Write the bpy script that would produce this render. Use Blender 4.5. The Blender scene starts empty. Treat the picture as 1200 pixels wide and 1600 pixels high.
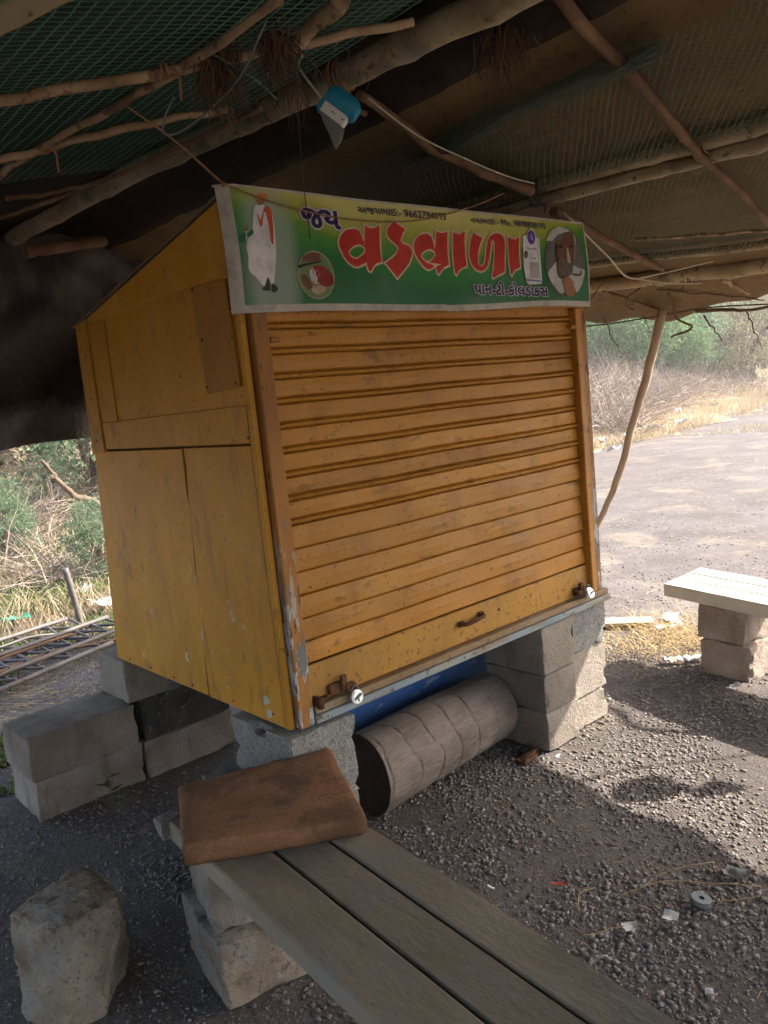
import bpy, bmesh, math, random
import numpy as np
from mathutils import Vector, Matrix, noise
rnd = random.Random(7)
nr = np.random.default_rng(11)
SC = bpy.context.scene
COL = SC.collection
R = math.radians

# ------------------------------------------------------------------ camera
cam = bpy.data.cameras.new('camera')
cam.sensor_fit = 'VERTICAL'; cam.sensor_height = 24.0; cam.lens = 18.94
cam.clip_start = 0.05; cam.clip_end = 1500
camo = bpy.data.objects.new('camera', cam); COL.objects.link(camo)
camo.matrix_world = Matrix(((0.74011, 0.16907, -0.65088, 0), (-0.66513, 0.04128, -0.74559, 0),
                            (-0.09919, 0.98474, 0.14301, 1.6), (0, 0, 0, 1)))
SC.camera = camo

# ------------------------------------------------------------------ sky, sun, exposure
SUN_EL, SUN_AZ = R(38), math.atan2(0.88, -0.475)
S = Vector((math.cos(SUN_EL)*math.sin(SUN_AZ), math.cos(SUN_EL)*math.cos(SUN_AZ), math.sin(SUN_EL)))
W = bpy.data.worlds.new('World'); SC.world = W; W.use_nodes = True
bg = W.node_tree.nodes['Background']
sky = W.node_tree.nodes.new('ShaderNodeTexSky'); sky.sky_type = 'NISHITA'; sky.sun_disc = False
sky.sun_elevation = SUN_EL; sky.sun_rotation = SUN_AZ; sky.dust_density = 3.0; sky.air_density = 1.0
W.node_tree.links.new(sky.outputs[0], bg.inputs[0]); bg.inputs[1].default_value = 0.15
sl = bpy.data.lights.new('sun', 'SUN'); sl.energy = 3.6; sl.angle = R(0.55); sl.color = (1.0, 0.93, 0.84)
so = bpy.data.objects.new('sun', sl); COL.objects.link(so); so.rotation_euler = S.to_track_quat('Z', 'Y').to_euler()
SC.view_settings.view_transform = 'Standard'; SC.view_settings.look = 'None'
SC.view_settings.gamma = 1.0; SC.view_settings.exposure = 2.12
SC.cycles.max_bounces = 10; SC.cycles.diffuse_bounces = 6; SC.cycles.transparent_max_bounces = 12
SC.cycles.use_denoising = True
SC.cycles.sample_clamp_indirect = 6.0

# ------------------------------------------------------------------ materials
def mat(name, cols, scale=6.0, detail=6.0, rough=0.85, bump=0.3, bscale=None, stretch=(1, 1, 1), layers=(),
        metal=0.0, vary=0.0, island=False, transl=0.0, spec=0.3, bdist=0.01, lo=0.3, hi=0.7):
    """noise coloured material; layers = (noise scale, stretch, threshold, softness, colour, amount[, z0, z1])"""
    m = bpy.data.materials.new(name); m.use_nodes = True
    nt = m.node_tree; N = nt.nodes; Lk = nt.links
    b = N['Principled BSDF']; b.inputs['Roughness'].default_value = rough; b.inputs['Metallic'].default_value = metal
    b.inputs['Specular IOR Level'].default_value = spec
    tc = N.new('ShaderNodeTexCoord'); oi = N.new('ShaderNodeObjectInfo')
    mul = N.new('ShaderNodeMath'); mul.operation = 'MULTIPLY'; mul.inputs[1].default_value = 37.0
    Lk.new(oi.outputs['Random'], mul.inputs[0])
    def nz(sc, st, det, rg=0.55):
        mp = N.new('ShaderNodeMapping'); mp.inputs['Scale'].default_value = st
        Lk.new(tc.outputs['Object'], mp.inputs[0])
        t = N.new('ShaderNodeTexNoise'); t.noise_dimensions = '4D'
        t.inputs['Scale'].default_value = sc; t.inputs['Detail'].default_value = det; t.inputs['Roughness'].default_value = rg
        Lk.new(mp.outputs[0], t.inputs['Vector']); Lk.new(mul.outputs[0], t.inputs['W'])
        return t.outputs['Fac']
    cr = N.new('ShaderNodeValToRGB')
    n = len(cols)
    while len(cr.color_ramp.elements) < n: cr.color_ramp.elements.new(0.5)
    for i, c in enumerate(cols):
        e = cr.color_ramp.elements[i]; e.position = (lo+(hi-lo)*i/max(1, n-1)); e.color = (*c, 1)
    if island:
        g = N.new('ShaderNodeNewGeometry')
        for i in range(n): cr.color_ramp.elements[i].position = i/max(1, n-1)
        Lk.new(g.outputs['Random Per Island'], cr.inputs[0])
    else:
        Lk.new(nz(scale, stretch, detail), cr.inputs[0])
    c = cr.outputs[0]
    for L in layers:
        sc, st, th, sf, colr, amt = L[:6]
        mr = N.new('ShaderNodeMapRange'); mr.inputs[1].default_value = th; mr.inputs[2].default_value = th+sf
        mr.inputs[3].default_value = 0; mr.inputs[4].default_value = amt
        Lk.new(nz(sc, st, 5.0, 0.6), mr.inputs[0]); f = mr.outputs[0]
        if len(L) > 6:
            sp = N.new('ShaderNodeSeparateXYZ'); Lk.new(tc.outputs['Object'], sp.inputs[0])
            zr = N.new('ShaderNodeMapRange'); zr.inputs[1].default_value = L[6]; zr.inputs[2].default_value = L[7]
            Lk.new(sp.outputs[2], zr.inputs[0])
            mm = N.new('ShaderNodeMath'); mm.operation = 'MULTIPLY'; Lk.new(f, mm.inputs[0]); Lk.new(zr.outputs[0], mm.inputs[1]); f = mm.outputs[0]
        mx = N.new('ShaderNodeMixRGB'); Lk.new(f, mx.inputs[0]); Lk.new(c, mx.inputs[1]); mx.inputs[2].default_value = (*colr, 1)
        c = mx.outputs[0]
    if vary:
        mr = N.new('ShaderNodeMapRange'); mr.inputs[3].default_value = 1-vary; mr.inputs[4].default_value = 1+vary
        Lk.new(oi.outputs['Random'], mr.inputs[0])
        vm = N.new('ShaderNodeVectorMath'); vm.operation = 'SCALE'; Lk.new(c, vm.inputs[0]); Lk.new(mr.outputs[0], vm.inputs['Scale'])
        c = vm.outputs[0]
    Lk.new(c, b.inputs['Base Color'])
    if bump:
        bp = N.new('ShaderNodeBump'); bp.inputs['Strength'].default_value = bump; bp.inputs['Distance'].default_value = bdist
        Lk.new(nz(bscale or scale*6, stretch, 8.0, 0.65), bp.inputs['Height']); Lk.new(bp.outputs[0], b.inputs['Normal'])
    if transl:
        tr = N.new('ShaderNodeBsdfTranslucent'); Lk.new(c, tr.inputs[0])
        ms = N.new('ShaderNodeMixShader'); ms.inputs[0].default_value = transl
        Lk.new(b.outputs[0], ms.inputs[1]); Lk.new(tr.outputs[0], ms.inputs[2])
        Lk.new(ms.outputs[0], N['Material Output'].inputs[0])
    return m

U = (1, 1, 1)
CHIP, RUST, GRIME = (0.42, 0.45, 0.44), (0.10, 0.035, 0.015), (0.075, 0.045, 0.02)
M = {}
M['yellow'] = mat('yellow_paint', [(0.37, 0.162, 0.011), (0.475, 0.22, 0.014), (0.53, 0.26, 0.021)], 1.7, 6, 0.55, 0.3, 30, (1, 1, .7),
    layers=[(4, (1, 1, .25), .53, .16, (0.28, 0.13, 0.018), .5), (12, U, .58, .05, (.30, .14, .025), .45), (3, U, .52, .12, (.56, .31, .05), .35), (22, (1.5, 1.5, .12), .60, .06, (.25, .12, .02), .35), (90, U, .60, .05, (.22, .11, .025), .5), (55, U, .63, .03, GRIME, .75), (11, (1, 1, .5), .62, .04, (.20, .095, .02), .6),
            (13, (1, 1, .6), .625, .015, CHIP, .85, .62, .1), (4.5, U, .60, .10, (.20, .085, .02), .55), (7, (1, 1, .2), .60, .06, (.24, .13, .05), .5), (16, (1, 1, .25), .62, .04, (.12, .07, .02), .4, .5, -.05)], vary=.08)
M['yellow_patch'] = mat('ochre_patch_paint', [(0.31, 0.145, 0.016), (0.38, 0.185, 0.022)], 3, 5, 0.6, 0.25, 40,
    layers=[(50, U, .62, .03, GRIME, .7), (4, U, .53, .14, (.25, .115, .016), .5)])
M['shutter'] = mat('orange_shutter_paint', [(0.34, 0.14, 0.018), (0.425, 0.182, 0.023), (0.48, 0.222, 0.034)], 2.6, 6, 0.5, 0.22, 45, (.6, 1, 1.2),
    layers=[(5, (1, 1, .25), .51, .14, (.25, .105, .018), .6), (70, U, .62, .03, GRIME, .9), (22, (.35, 1, 1), .60, .04, (.19, .085, .02), .65)], vary=.07)
M['bottom_slat'] = mat('dirty_shutter_paint', [(0.34, 0.16, 0.024), (0.46, 0.23, 0.04)], 3, 6, 0.55, 0.22, 45, (.6, 1, 1),
    layers=[(5, (1, 1, .3), .50, .14, (.25, .13, .04), .6), (60, (1, 1, .8), .58, .04, (.13, .065, .025), .8), (9, U, .64, .03, (.30, .26, .19), .5)])
M['post'] = mat('chipped_post_paint', [(0.24, 0.095, 0.024), (0.32, 0.135, 0.03), (0.38, 0.17, 0.036)], 5, 6, 0.6, 0.5, 40, (1, 1, .35),
    layers=[(6, (1, 1, .25), .50, .1, (.16, .075, .03), .75), (11, (1.6, 1.6, .40), .50, .02, CHIP, .95, .78, .2), (17, (1.5, 1.5, .5), .55, .02, (.14, .13, .12), .9, .9, .3), (15, (2, 2, .6), .60, .02, RUST, .9)])
M['sill'] = mat('pale_blue_sill_paint', [(0.17, 0.22, 0.24), (0.24, 0.28, 0.29), (.29, .27, .21)], 5, 6, 0.6, 0.3, 40, (.5, 1, 1),
    layers=[(8, (.5, 1, 1), .53, .06, (.24, .15, .06), .75), (36, U, .60, .03, (.10, .065, .04), .85)])
M['sill_brown'] = mat('dusty_brown_sill_paint', [(.19, .12, .06), (.26, .17, .09), (.27, .22, .16)], 6, 7, .7, .4, 40, (.5, 1, 1), layers=[(40, U, .60, .03, (.09, .055, .035), .8)])
M['rust'] = mat('rusty_iron', [(0.045, 0.02, 0.012), (0.10, 0.04, 0.017), (0.16, 0.072, 0.03)], 20, 6, 0.85, 0.5, 90)
M['chrome'] = mat('bright_lock_metal', [(0.75, 0.76, 0.78), (0.85, 0.85, 0.86)], 9, 2, 0.28, 0.05, 60, metal=.85)
M['dark_gap'] = mat('recess_shade_wood', [(0.05, 0.03, 0.015), (0.08, 0.045, 0.02)], 10)  # dark colour painted in for the shade of the seam and bolt hole
M['roofing'] = mat('weathered_roof_sheet', [(0.12, 0.08, 0.05), (0.2, 0.15, 0.1)], 7)
M['stone'] = mat('pale_stone', [(0.19, 0.155, 0.122), (0.29, 0.245, 0.20), (0.37, 0.32, 0.27)], 6, 9, 0.95, 1.0, 60, bdist=.012,
    layers=[(3, U, .52, .14, (.15, .12, .095), .65), (130, U, .55, .12, (.12, .098, .078), .6), (170, U, .56, .08, (.42, .38, .33), .45), (9, (1, 1, .3), .56, .1, (.14, .115, .09), .4)], vary=.1)
M['stone_grey'] = mat('grey_granular_concrete', [(0.13, 0.125, 0.115), (0.24, 0.23, 0.21), (0.36, 0.345, 0.32)], 110, 6, 0.95, 1.0, 130, bdist=.01,
    layers=[(4, U, .52, .14, (.14, .13, .125), .55)], vary=.08)
M['stone_dark'] = mat('dark_stone', [(0.035, 0.032, 0.03), (0.07, 0.062, 0.055), (0.12, 0.105, 0.09)], 9, 8, 0.95, 1, 60,
    layers=[(34, U, .58, .04, (.22, .18, .15), .6)])  # dark stone tones with scattered paler flecks
M['stone_brown'] = mat('brown_stone', [(0.21, 0.165, 0.13), (0.32, 0.26, 0.21), (0.40, 0.34, 0.285)], 6, 9, 0.95, 1, 55, bdist=.012,
    layers=[(2.5, U, .51, .14, (.18, .135, .10), .6), (8, U, .57, .05, (.31, .28, .25), .5), (130, U, .55, .12, (.10, .075, .055), .6), (10, (1, 1, .3), .56, .1, (.13, .095, .07), .5)], vary=.08)
M['rock'] = mat('quarry_rock', [(0.17, 0.13, 0.095), (0.29, 0.23, 0.17), (0.41, 0.335, 0.255)], 8, 9, 0.95, 1.0, 45, bdist=.02,
    layers=[(4, U, .52, .08, (.25, .24, .225), .7), (90, U, .56, .1, (.09, .07, .05), .7), (30, U, .60, .05, (.08, .06, .045), .6), (12, U, .54, .1, (.40, .32, .23), .6)])
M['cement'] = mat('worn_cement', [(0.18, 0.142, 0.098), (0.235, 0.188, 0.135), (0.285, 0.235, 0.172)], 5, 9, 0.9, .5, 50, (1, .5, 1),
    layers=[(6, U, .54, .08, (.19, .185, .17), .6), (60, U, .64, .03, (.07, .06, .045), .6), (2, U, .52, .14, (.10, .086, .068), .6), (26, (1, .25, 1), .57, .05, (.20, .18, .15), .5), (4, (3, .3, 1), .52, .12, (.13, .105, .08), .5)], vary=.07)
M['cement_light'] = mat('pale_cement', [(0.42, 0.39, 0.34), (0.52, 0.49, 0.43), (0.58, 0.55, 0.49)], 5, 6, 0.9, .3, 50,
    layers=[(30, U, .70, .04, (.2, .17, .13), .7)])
M['foam'] = mat('brown_foam', [(0.18, 0.083, 0.040), (0.245, 0.116, 0.056), (0.30, 0.15, 0.074)], 4, 7, 0.95, .6, 80,
    layers=[(4, U, .50, .10, (.085, .045, .024), .75), (10, (1, 3, 1), .55, .08, (.085, .045, .024), .5), (130, U, .56, .05, (.10, .055, .028), .5)])
M['bark'] = mat('palm_log_bark', [(0.14, 0.105, 0.08), (0.215, 0.17, 0.135), (0.285, 0.235, 0.193)], 8, 9, 0.95, 1, 34, (.5, 1.6, 1.6), bdist=.012,
    layers=[(4, U, .48, .2, (.12, .09, .07), .6), (26, (.3, 2, 2), .50, .25, (.30, .265, .23), .3), (60, (.2, 2, 2), .56, .12, (.09, .07, .056), .4)])
M['log_end'] = mat('dark_log_end', [(0.022, 0.012, 0.008), (0.05, 0.028, 0.018)], 18, 6, 0.95, .8, 60)
M['blue'] = mat('worn_blue_paint', [(0.02, 0.07, 0.21), (0.04, 0.11, 0.29)], 4, 6, 0.55, .3, 30,
    layers=[(14, (.5, 1, 1.6), .60, .04, (.25, .30, .34), .6), (5, U, .58, .1, (.03, .05, .09), .6)])
M['bamboo'] = mat('dry_bamboo', [(0.19, 0.145, 0.078), (0.29, 0.222, 0.128), (0.37, 0.295, 0.18)], 7, 6, 0.7, .4, 40,
    layers=[(6, U, .52, .1, (.085, .062, .035), .65), (40, U, .59, .04, (.04, .03, .02), .7), (5, U, .56, .06, (.20, .19, .17), .5)], vary=.12)
M['stick'] = mat('pale_peeled_stick', [(0.18, 0.11, 0.055), (0.33, 0.215, 0.12), (0.42, 0.30, 0.18)], 9, 6, 0.8, .5, 50,
    layers=[(14, U, .54, .06, (.10, .058, .03), .8)], vary=.12)
M['stick_brown'] = mat('brown_split_wood', [(0.09, 0.046, 0.024), (0.16, 0.088, 0.046), (0.23, 0.135, 0.074)], 9, 6, 0.85, .6, 50, vary=.12)
M['polewood'] = mat('grey_tan_pole', [(0.24, 0.165, 0.11), (0.34, 0.25, 0.175), (0.40, 0.31, 0.225)], 9, 6, .85, .4, 50, (1, 1, .3))
M['tarp'] = mat('brown_tarpaulin', [(0.11, 0.066, 0.027), (0.155, 0.097, 0.042), (0.20, 0.13, 0.06)], 2.2, 6, 0.85, .3, 30,
    layers=[(1.1, U, .52, .14, (.06, .046, .022), .6), (26, U, .58, .05, (.055, .036, .02), .5)], transl=.03)
M['black'] = mat('black_plastic_sheet', [(0.018, 0.013, 0.010), (0.034, 0.025, 0.019)], 3, 6, 0.85, .8, 26, spec=.1,
    layers=[(5, U, .56, .1, (.045, .033, .025), .6), (16, (1, .3, 1), .58, .08, (.05, .038, .03), .5)])
M['dusty_black'] = mat('dusty_black_plastic', [(0.05, 0.039, 0.032), (0.12, 0.096, 0.077)], 3, 6, 0.4, 1.0, 9, (1, 1, .5), spec=.6, bdist=.05, layers=[(4, (1, 1, .4), .52, .12, (.18, .15, .12), .6)])
M['greencloth'] = mat('dark_green_cloth', [(0.010, 0.026, 0.019), (0.018, 0.04, 0.029)], 3, 6, 0.9, .3, 60,
    layers=[(2, U, .52, .14, (.03, .028, .02), .7)])
M['netgreen'] = mat('green_net_cord', [(0.055, 0.14, 0.09), (0.08, 0.19, 0.12)], 3, 3, .8, 0)
M['netdark'] = mat('olive_net_cord', [(0.035, 0.075, 0.045), (0.065, 0.10, 0.06), (.11, .12, .065)], 1.3, 3, .8, 0)
M['netroll'] = mat('dark_net_cord', [(0.018, 0.045, 0.035), (0.03, 0.06, 0.045)], 3, 3, .8, 0)
M['rope'] = mat('jute_string', [(0.22, 0.11, 0.05), (0.34, 0.18, 0.09)], 40, 3, .95, .4, 200)
M['palerope'] = mat('pale_plastic_string', [(0.42, 0.36, 0.26), (0.55, 0.48, 0.36)], 30, 3, .8, .2)
M['wire'] = mat('dark_wire', [(0.05, 0.04, 0.035), (0.09, 0.07, 0.055)], 30, 3, .7, 0)
M['vine'] = mat('dry_vine', [(0.10, 0.065, 0.04), (0.2, 0.14, 0.09)], 20, 4, .9, .4)
M['fibre'] = mat('brown_palm_fibre', [(0.05, 0.026, 0.016), (0.10, 0.055, 0.03), (.15, .09, .05)], island=True, bump=0)
M['teal'] = mat('teal_plastic', [(0.015, 0.20, 0.29), (0.02, 0.25, 0.34)], 8, 3, .4, .1)
M['whitep'] = mat('white_plastic', [(0.6, 0.56, 0.52), (0.7, 0.66, 0.6)], 8, 3, .5, .05)
M['greyfilm'] = mat('grey_clear_film', [(0.16, 0.16, 0.145), (0.22, 0.22, 0.2)], 8, 3, .35, .2, transl=.3)
M['ink'] = mat('black_ink', [(0.02, 0.02, 0.02), (0.03, 0.03, 0.03)], 8, 3, .6, 0)
M['steel'] = mat('weathered_steel', [(0.10, 0.088, 0.08), (0.17, 0.152, 0.14)], 9, 5, .6, .3, 60,
    layers=[(12, U, .58, .08, (.17, .10, .06), .6)], metal=.2)
M['paper'] = mat('litter_paper', [(0.42, 0.40, 0.38), (0.62, 0.61, 0.59)], 20, 4, .8, .3, 30)
M['redp'] = mat('red_plastic', [(0.4, 0.05, 0.03), (0.5, 0.07, 0.04)], 20, 3, .5, .1)
M['greyp'] = mat('grey_plastic', [(0.10, 0.11, 0.11), (0.17, 0.18, 0.18)], 20, 3, .5, .1)
M['greenp'] = mat('green_polythene', [(0.02, 0.20, 0.13), (0.05, 0.30, 0.20)], 20, 3, .4, .2)
M['board'] = mat('pale_new_wood', [(0.5, 0.41, 0.28), (0.6, 0.5, 0.36)], 9, 5, .8, .3, 40, (1, .3, 1))
M['gravel'] = mat('gravel_stones', [(0.12, 0.10, 0.09), (0.18, 0.155, 0.142), (0.22, 0.195, 0.18), (.19, .15, .125), (.29, .262, .245), (.15, .13, .12), (.20, .175, .16)], island=True, bump=.4, bscale=90, rough=.9)
M['dry'] = mat('dry_grass', [(0.32, 0.235, 0.145), (0.45, 0.35, 0.225), (0.53, 0.44, 0.31), (.42, .30, .20), (0.35, 0.33, 0.17)], island=True, bump=0, transl=.25)
M['straw'] = mat('straw', [(0.42, 0.29, 0.12), (0.55, 0.41, 0.20), (.5, .35, .17)], island=True, bump=0, transl=.15)
M['weed'] = mat('green_weeds', [(0.05, 0.095, 0.025), (0.09, 0.15, 0.04), (0.15, 0.19, 0.06), (.22, .21, .09)], island=True, bump=0, transl=.4)
M['leafA'] = mat('mesquite_leaves', [(0.075, 0.145, 0.05), (0.12, 0.20, 0.08), (0.17, 0.25, 0.11)], island=True, bump=0, transl=.4)
M['leafB'] = mat('grey_green_leaves', [(0.10, 0.16, 0.085), (0.15, 0.22, 0.125), (0.21, 0.265, 0.165)], island=True, bump=0, transl=.4)
M['leafC'] = mat('dry_bush_leaves', [(0.17, 0.15, 0.08), (0.26, 0.22, 0.13), (0.14, 0.15, 0.07)], island=True, bump=0, transl=.25)
M['twig'] = mat('dry_twigs', [(0.20, 0.15, 0.115), (0.30, 0.235, 0.185), (0.40, 0.325, 0.265)], island=True, bump=0)
M['trunk'] = mat('brown_bark', [(0.10, 0.07, 0.05), (0.18, 0.13, 0.095)], 9, 6, .95, .6)

# ground material: dusty grey-brown earth, paler and straw-flecked beyond the yard
M['ground'] = mat('gravelly_earth', [(0.078, 0.064, 0.056), (0.118, 0.100, 0.091), (0.165, 0.142, 0.130)], 1.6, 10, .97, .8, 55, bdist=.012,
    layers=[(0.45, U, .50, .14, (.115, .092, .08), .65), (3.2, (1, .6, 1), .52, .08, (.10, .08, .07), .55), (24, U, .54, .06, (.085, .07, .06), .6), (7, U, .54, .1, (.175, .152, .14), .5), (110, U, .54, .06, (.085, .072, .064), .8), (90, U, .575, .05, (.26, .235, .218), .6), (1.8, U, .55, .1, (.29, .235, .165), .4)])
M['bank'] = mat('dry_bank_earth', [(0.26, 0.195, 0.12), (0.36, 0.28, 0.18), (.30, .235, .15)], 1.1, 9, .97, .6, 20, bdist=.03,
    layers=[(.5, U, .55, .15, (.2, .19, .09), .5), (2.5, U, .58, .12, (.42, .33, .22), .6)])
M['road'] = mat('grey_track', [(0.10, 0.094, 0.093), (0.14, 0.132, 0.13)], 1.1, 9, .97, .4, 30)

# ------------------------------------------------------------------ builders
def tag(o, label=None, cat=None, group=None, kind=None):
    if label: o['label'] = label
    if cat: o['category'] = cat
    if group: o['group'] = group
    if kind: o['kind'] = kind
    return o

def thing(name, loc, label, cat, group=None, rz=0.0):
    o = bpy.data.objects.new(name, None); COL.objects.link(o); o.location = loc; o.rotation_euler = (0, 0, rz)
    o.empty_display_size = .05
    return tag(o, label, cat, group)

def base_of(p):
    while p.parent: p = p.parent
    return p.location.copy()

def finish(name, me, material, parent=None, smooth=False, origin=None):
    """link a mesh given in world coordinates; a child keeps its thing's base as origin"""
    o = bpy.data.objects.new(name, me); COL.objects.link(o)
    if material: me.materials.append(M[material] if isinstance(material, str) else material)
    off = base_of(parent) if parent else (Vector(origin) if origin is not None else None)
    if off is not None: me.transform(Matrix.Translation(-off))
    if parent: o.parent = parent
    elif origin is not None: o.location = off
    if smooth: me.polygons.foreach_set('use_smooth', [True]*len(me.polygons))
    me.update()
    return o

def from_bm(name, bm, material, parent=None, smooth=False, origin=None):
    me = bpy.data.meshes.new(name); bmesh.ops.recalc_face_normals(bm, faces=bm.faces); bm.to_mesh(me); bm.free()
    return finish(name, me, material, parent, smooth, origin)

def from_np(name, v, faces, material, parent=None, smooth=False, origin=None):
    """v (n,3) array; faces (m,k) array"""
    me = bpy.data.meshes.new(name); v = np.asarray(v, np.float32); f = np.asarray(faces, np.int32)
    me.vertices.add(len(v)); me.vertices.foreach_set('co', v.ravel())
    k = f.shape[1]; me.loops.add(f.size); me.loops.foreach_set('vertex_index', f.ravel())
    me.polygons.add(len(f)); me.polygons.foreach_set('loop_start', np.arange(len(f), dtype=np.int32)*k)
    me.update(calc_edges=True); me.validate()
    return finish(name, me, material, parent, smooth, origin)

def box(bm, x0, x1, y0, y1, z0, z1, bev=0.003, seg=1, rot=None):
    r = bmesh.ops.create_cube(bm, size=1)
    vs = r['verts']
    c = Vector(((x0+x1)/2, (y0+y1)/2, (z0+z1)/2)); s = Vector((abs(x1-x0), abs(y1-y0), abs(z1-z0)))
    for v in vs:
        p = Vector((v.co.x*s.x, v.co.y*s.y, v.co.z*s.z))
        if rot: p = rot @ p
        v.co = p+c
    if bev:
        es = list({e for v in vs for e in v.link_edges})
        bmesh.ops.bevel(bm, geom=es, offset=bev, segments=seg, affect='EDGES', profile=.5)

def bxo(name, x0, x1, y0, y1, z0, z1, material, parent=None, bev=.003, seg=1):
    bm = bmesh.new(); box(bm, x0, x1, y0, y1, z0, z1, bev, seg)
    return from_bm(name, bm, material, parent)

def prism(bm, poly, axis, a, b):
    """extrude polygon (list of 2-tuples) along axis from a to b"""
    def P(q, h): return (h, q[0], q[1]) if axis == 0 else ((q[0], h, q[1]) if axis == 1 else (q[0], q[1], h))
    v0 = [bm.verts.new(P(q, a)) for q in poly]; v1 = [bm.verts.new(P(q, b)) for q in poly]
    n = len(poly)
    bm.faces.new(v0); bm.faces.new(v1[::-1])
    for i in range(n): bm.faces.new((v0[i], v1[i], v1[(i+1) % n], v0[(i+1) % n]))

def tube_arrays(pts, rad, seg=8, wob=0.0, cap=True, seed=0):
    pts = [Vector(p) for p in pts]; n = len(pts)
    rad = rad if hasattr(rad, '__len__') else [rad]*n
    V = []; F = []
    t0 = (pts[1]-pts[0]).normalized(); up = Vector((0, 0, 1)) if abs(t0.z) < .9 else Vector((1, 0, 0))
    for i, p in enumerate(pts):
        t = (pts[min(i+1, n-1)]-pts[max(i-1, 0)]).normalized()
        a = t.cross(up).normalized(); b = a.cross(t).normalized(); up = b
        for k in range(seg):
            th = 2*math.pi*k/seg
            r = rad[i]*(1+wob*noise.noise(Vector((p.x*9+seed, p.y*9+math.cos(th)*1.3, p.z*9+math.sin(th)*1.3))))
            V.append(p+a*math.cos(th)*r+b*math.sin(th)*r)
    for i in range(n-1):
        for k in range(seg):
            F.append((i*seg+k, i*seg+(k+1) % seg, (i+1)*seg+(k+1) % seg, (i+1)*seg+k))
    return V, F, ([list(range(seg))[::-1], [(n-1)*seg+k for k in range(seg)]] if cap else [])

def resample(ctrl, n):
    """Catmull-Rom through control points"""
    P = [Vector(p) for p in ctrl]
    if len(P) == 2: return [P[0].lerp(P[1], i/(n-1)) for i in range(n)]
    Q = [P[0]*2-P[1]]+P+[P[-1]*2-P[-2]]; out = []
    for i in range(n):
        u = i/(n-1)*(len(P)-1); k = min(int(u), len(P)-2); t = u-k
        a, b, c, d = Q[k], Q[k+1], Q[k+2], Q[k+3]
        out.append(.5*((2*b)+(c-a)*t+(2*a-5*b+4*c-d)*t*t+(3*b-a-3*c+d)*t**3))
    return out

def tube(name, ctrl, rad, material, parent=None, n=24, seg=8, wob=.0, jitter=0.0, origin=None, nodes=0.0, seed=0):
    pts = resample(ctrl, n)
    if jitter:
        for i, p in enumerate(pts):
            q = noise.noise_vector(Vector((i*.45+seed*7.1, seed*3.3, 1.7)))*jitter
            pts[i] = p+q
    rr = list(rad) if hasattr(rad, '__len__') else [rad, rad]
    rads = [rr[0]+(rr[-1]-rr[0])*i/(n-1) for i in range(n)]
    if nodes:   # bamboo: swollen ring every so often
        L = (pts[-1]-pts[0]).length
        for i in range(n):
            d = i/(n-1)*L; ph = (d % nodes)/nodes
            if ph < L/(n-1)/nodes*1.01: rads[i] *= 1.13
    V, F, caps = tube_arrays(pts, rads, seg, wob, True, seed)
    me = bpy.data.meshes.new(name); me.from_pydata([tuple(v) for v in V], [], F+caps); me.update()
    o = finish(name, me, material, parent, False, origin if origin is not None else (None if parent else pts[0]))
    me.polygons.foreach_set('use_smooth', [len(p.vertices) == 4 for p in me.polygons])
    return o

def stone(name, x0, x1, y0, y1, z0, z1, material, label, cat='stone block', amp=.006, bev=.012, cuts=9, seed=0, rz=0.0, lean=(0, 0), skew=None, group=None):
    """a rough dressed block as one mesh thing"""
    bm = bmesh.new(); bmesh.ops.create_cube(bm, size=1)
    bmesh.ops.bevel(bm, geom=bm.edges[:], offset=.012, segments=1, affect='EDGES')
    bmesh.ops.subdivide_edges(bm, edges=[e for e in bm.edges if e.calc_length() > .3], cuts=cuts, use_grid_fill=True)
    sx, sy, sz = x1-x0, y1-y0, z1-z0; c = Vector(((x0+x1)/2, (y0+y1)/2, z0))
    rot = Matrix.Rotation(rz, 3, 'Z')
    for v in bm.verts:
        p = Vector((v.co.x*sx, v.co.y*sy, (v.co.z+.5)*sz))
        q = p*11+Vector((seed*5.3, seed*2.1, seed*3.7))
        d = noise.noise_vector(q)*amp + noise.noise_vector(q*3.1)*amp*.5
        e = [abs(v.co.x) > .46, abs(v.co.y) > .46, abs(v.co.z) > .46]
        if sum(e) >= 2:   # edges chipped inward
            k = max(0, noise.noise(p*17+Vector((seed*9.1, 0, 0)))-.12)*bev*2.2
            d -= Vector((math.copysign(k*e[0], v.co.x), math.copysign(k*e[1], v.co.y), math.copysign(k*e[2], v.co.z)))
        if abs(v.co.z+.5) < .02: d.z = abs(d.z)*.3
        p += d
        p.x += lean[0]*p.z; p.y += lean[1]*p.z
        if skew: p = skew(p)
        v.co = rot @ p
    for v in bm.verts: v.co += c
    o = from_bm(name, bm, material, None, True, c)
    for p in o.data.polygons: p.use_smooth = True
    o.data.set_sharp_from_angle(angle=R(28))
    return tag(o, label, cat, group)

# ------------------------------------------------------------------ ground
BX = [-400, -20, 4, 9, 14.4, 16.2, 19.6, 21.5, 26.5, 36, 60, 400]
BY = [9.5, 8.6, 8.6, 9.2, 9.7, 9.75, 10.1, 10.2, 11.5, 14.9, 24.3, 150]
def sstep(t): t = np.clip(t, 0, 1); return t*t*(3-2*t)
def hgt(x, y):
    x = np.asarray(x, float); y = np.asarray(y, float)
    d = y-np.interp(x, BX, BY)
    r = np.hypot(x, y)
    h = sstep(d/11.0)*(1.15+.95*sstep((x-8)/6)+.25*np.sin(x*.35)*np.cos(y*.27)) + sstep(d/1.2)*.10
    h += np.maximum(0, r-38)*.05*sstep((r-38)/20) - np.maximum(0, r-140)*.02
    h += .012*np.sin(x*3.1+1.3*np.sin(y*2.2))*np.sin(y*2.7+.8*np.sin(x*1.9))
    h += .03*np.sin(x*.8)*np.sin(y*.6)*sstep((r-5)/6)
    return h
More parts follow.
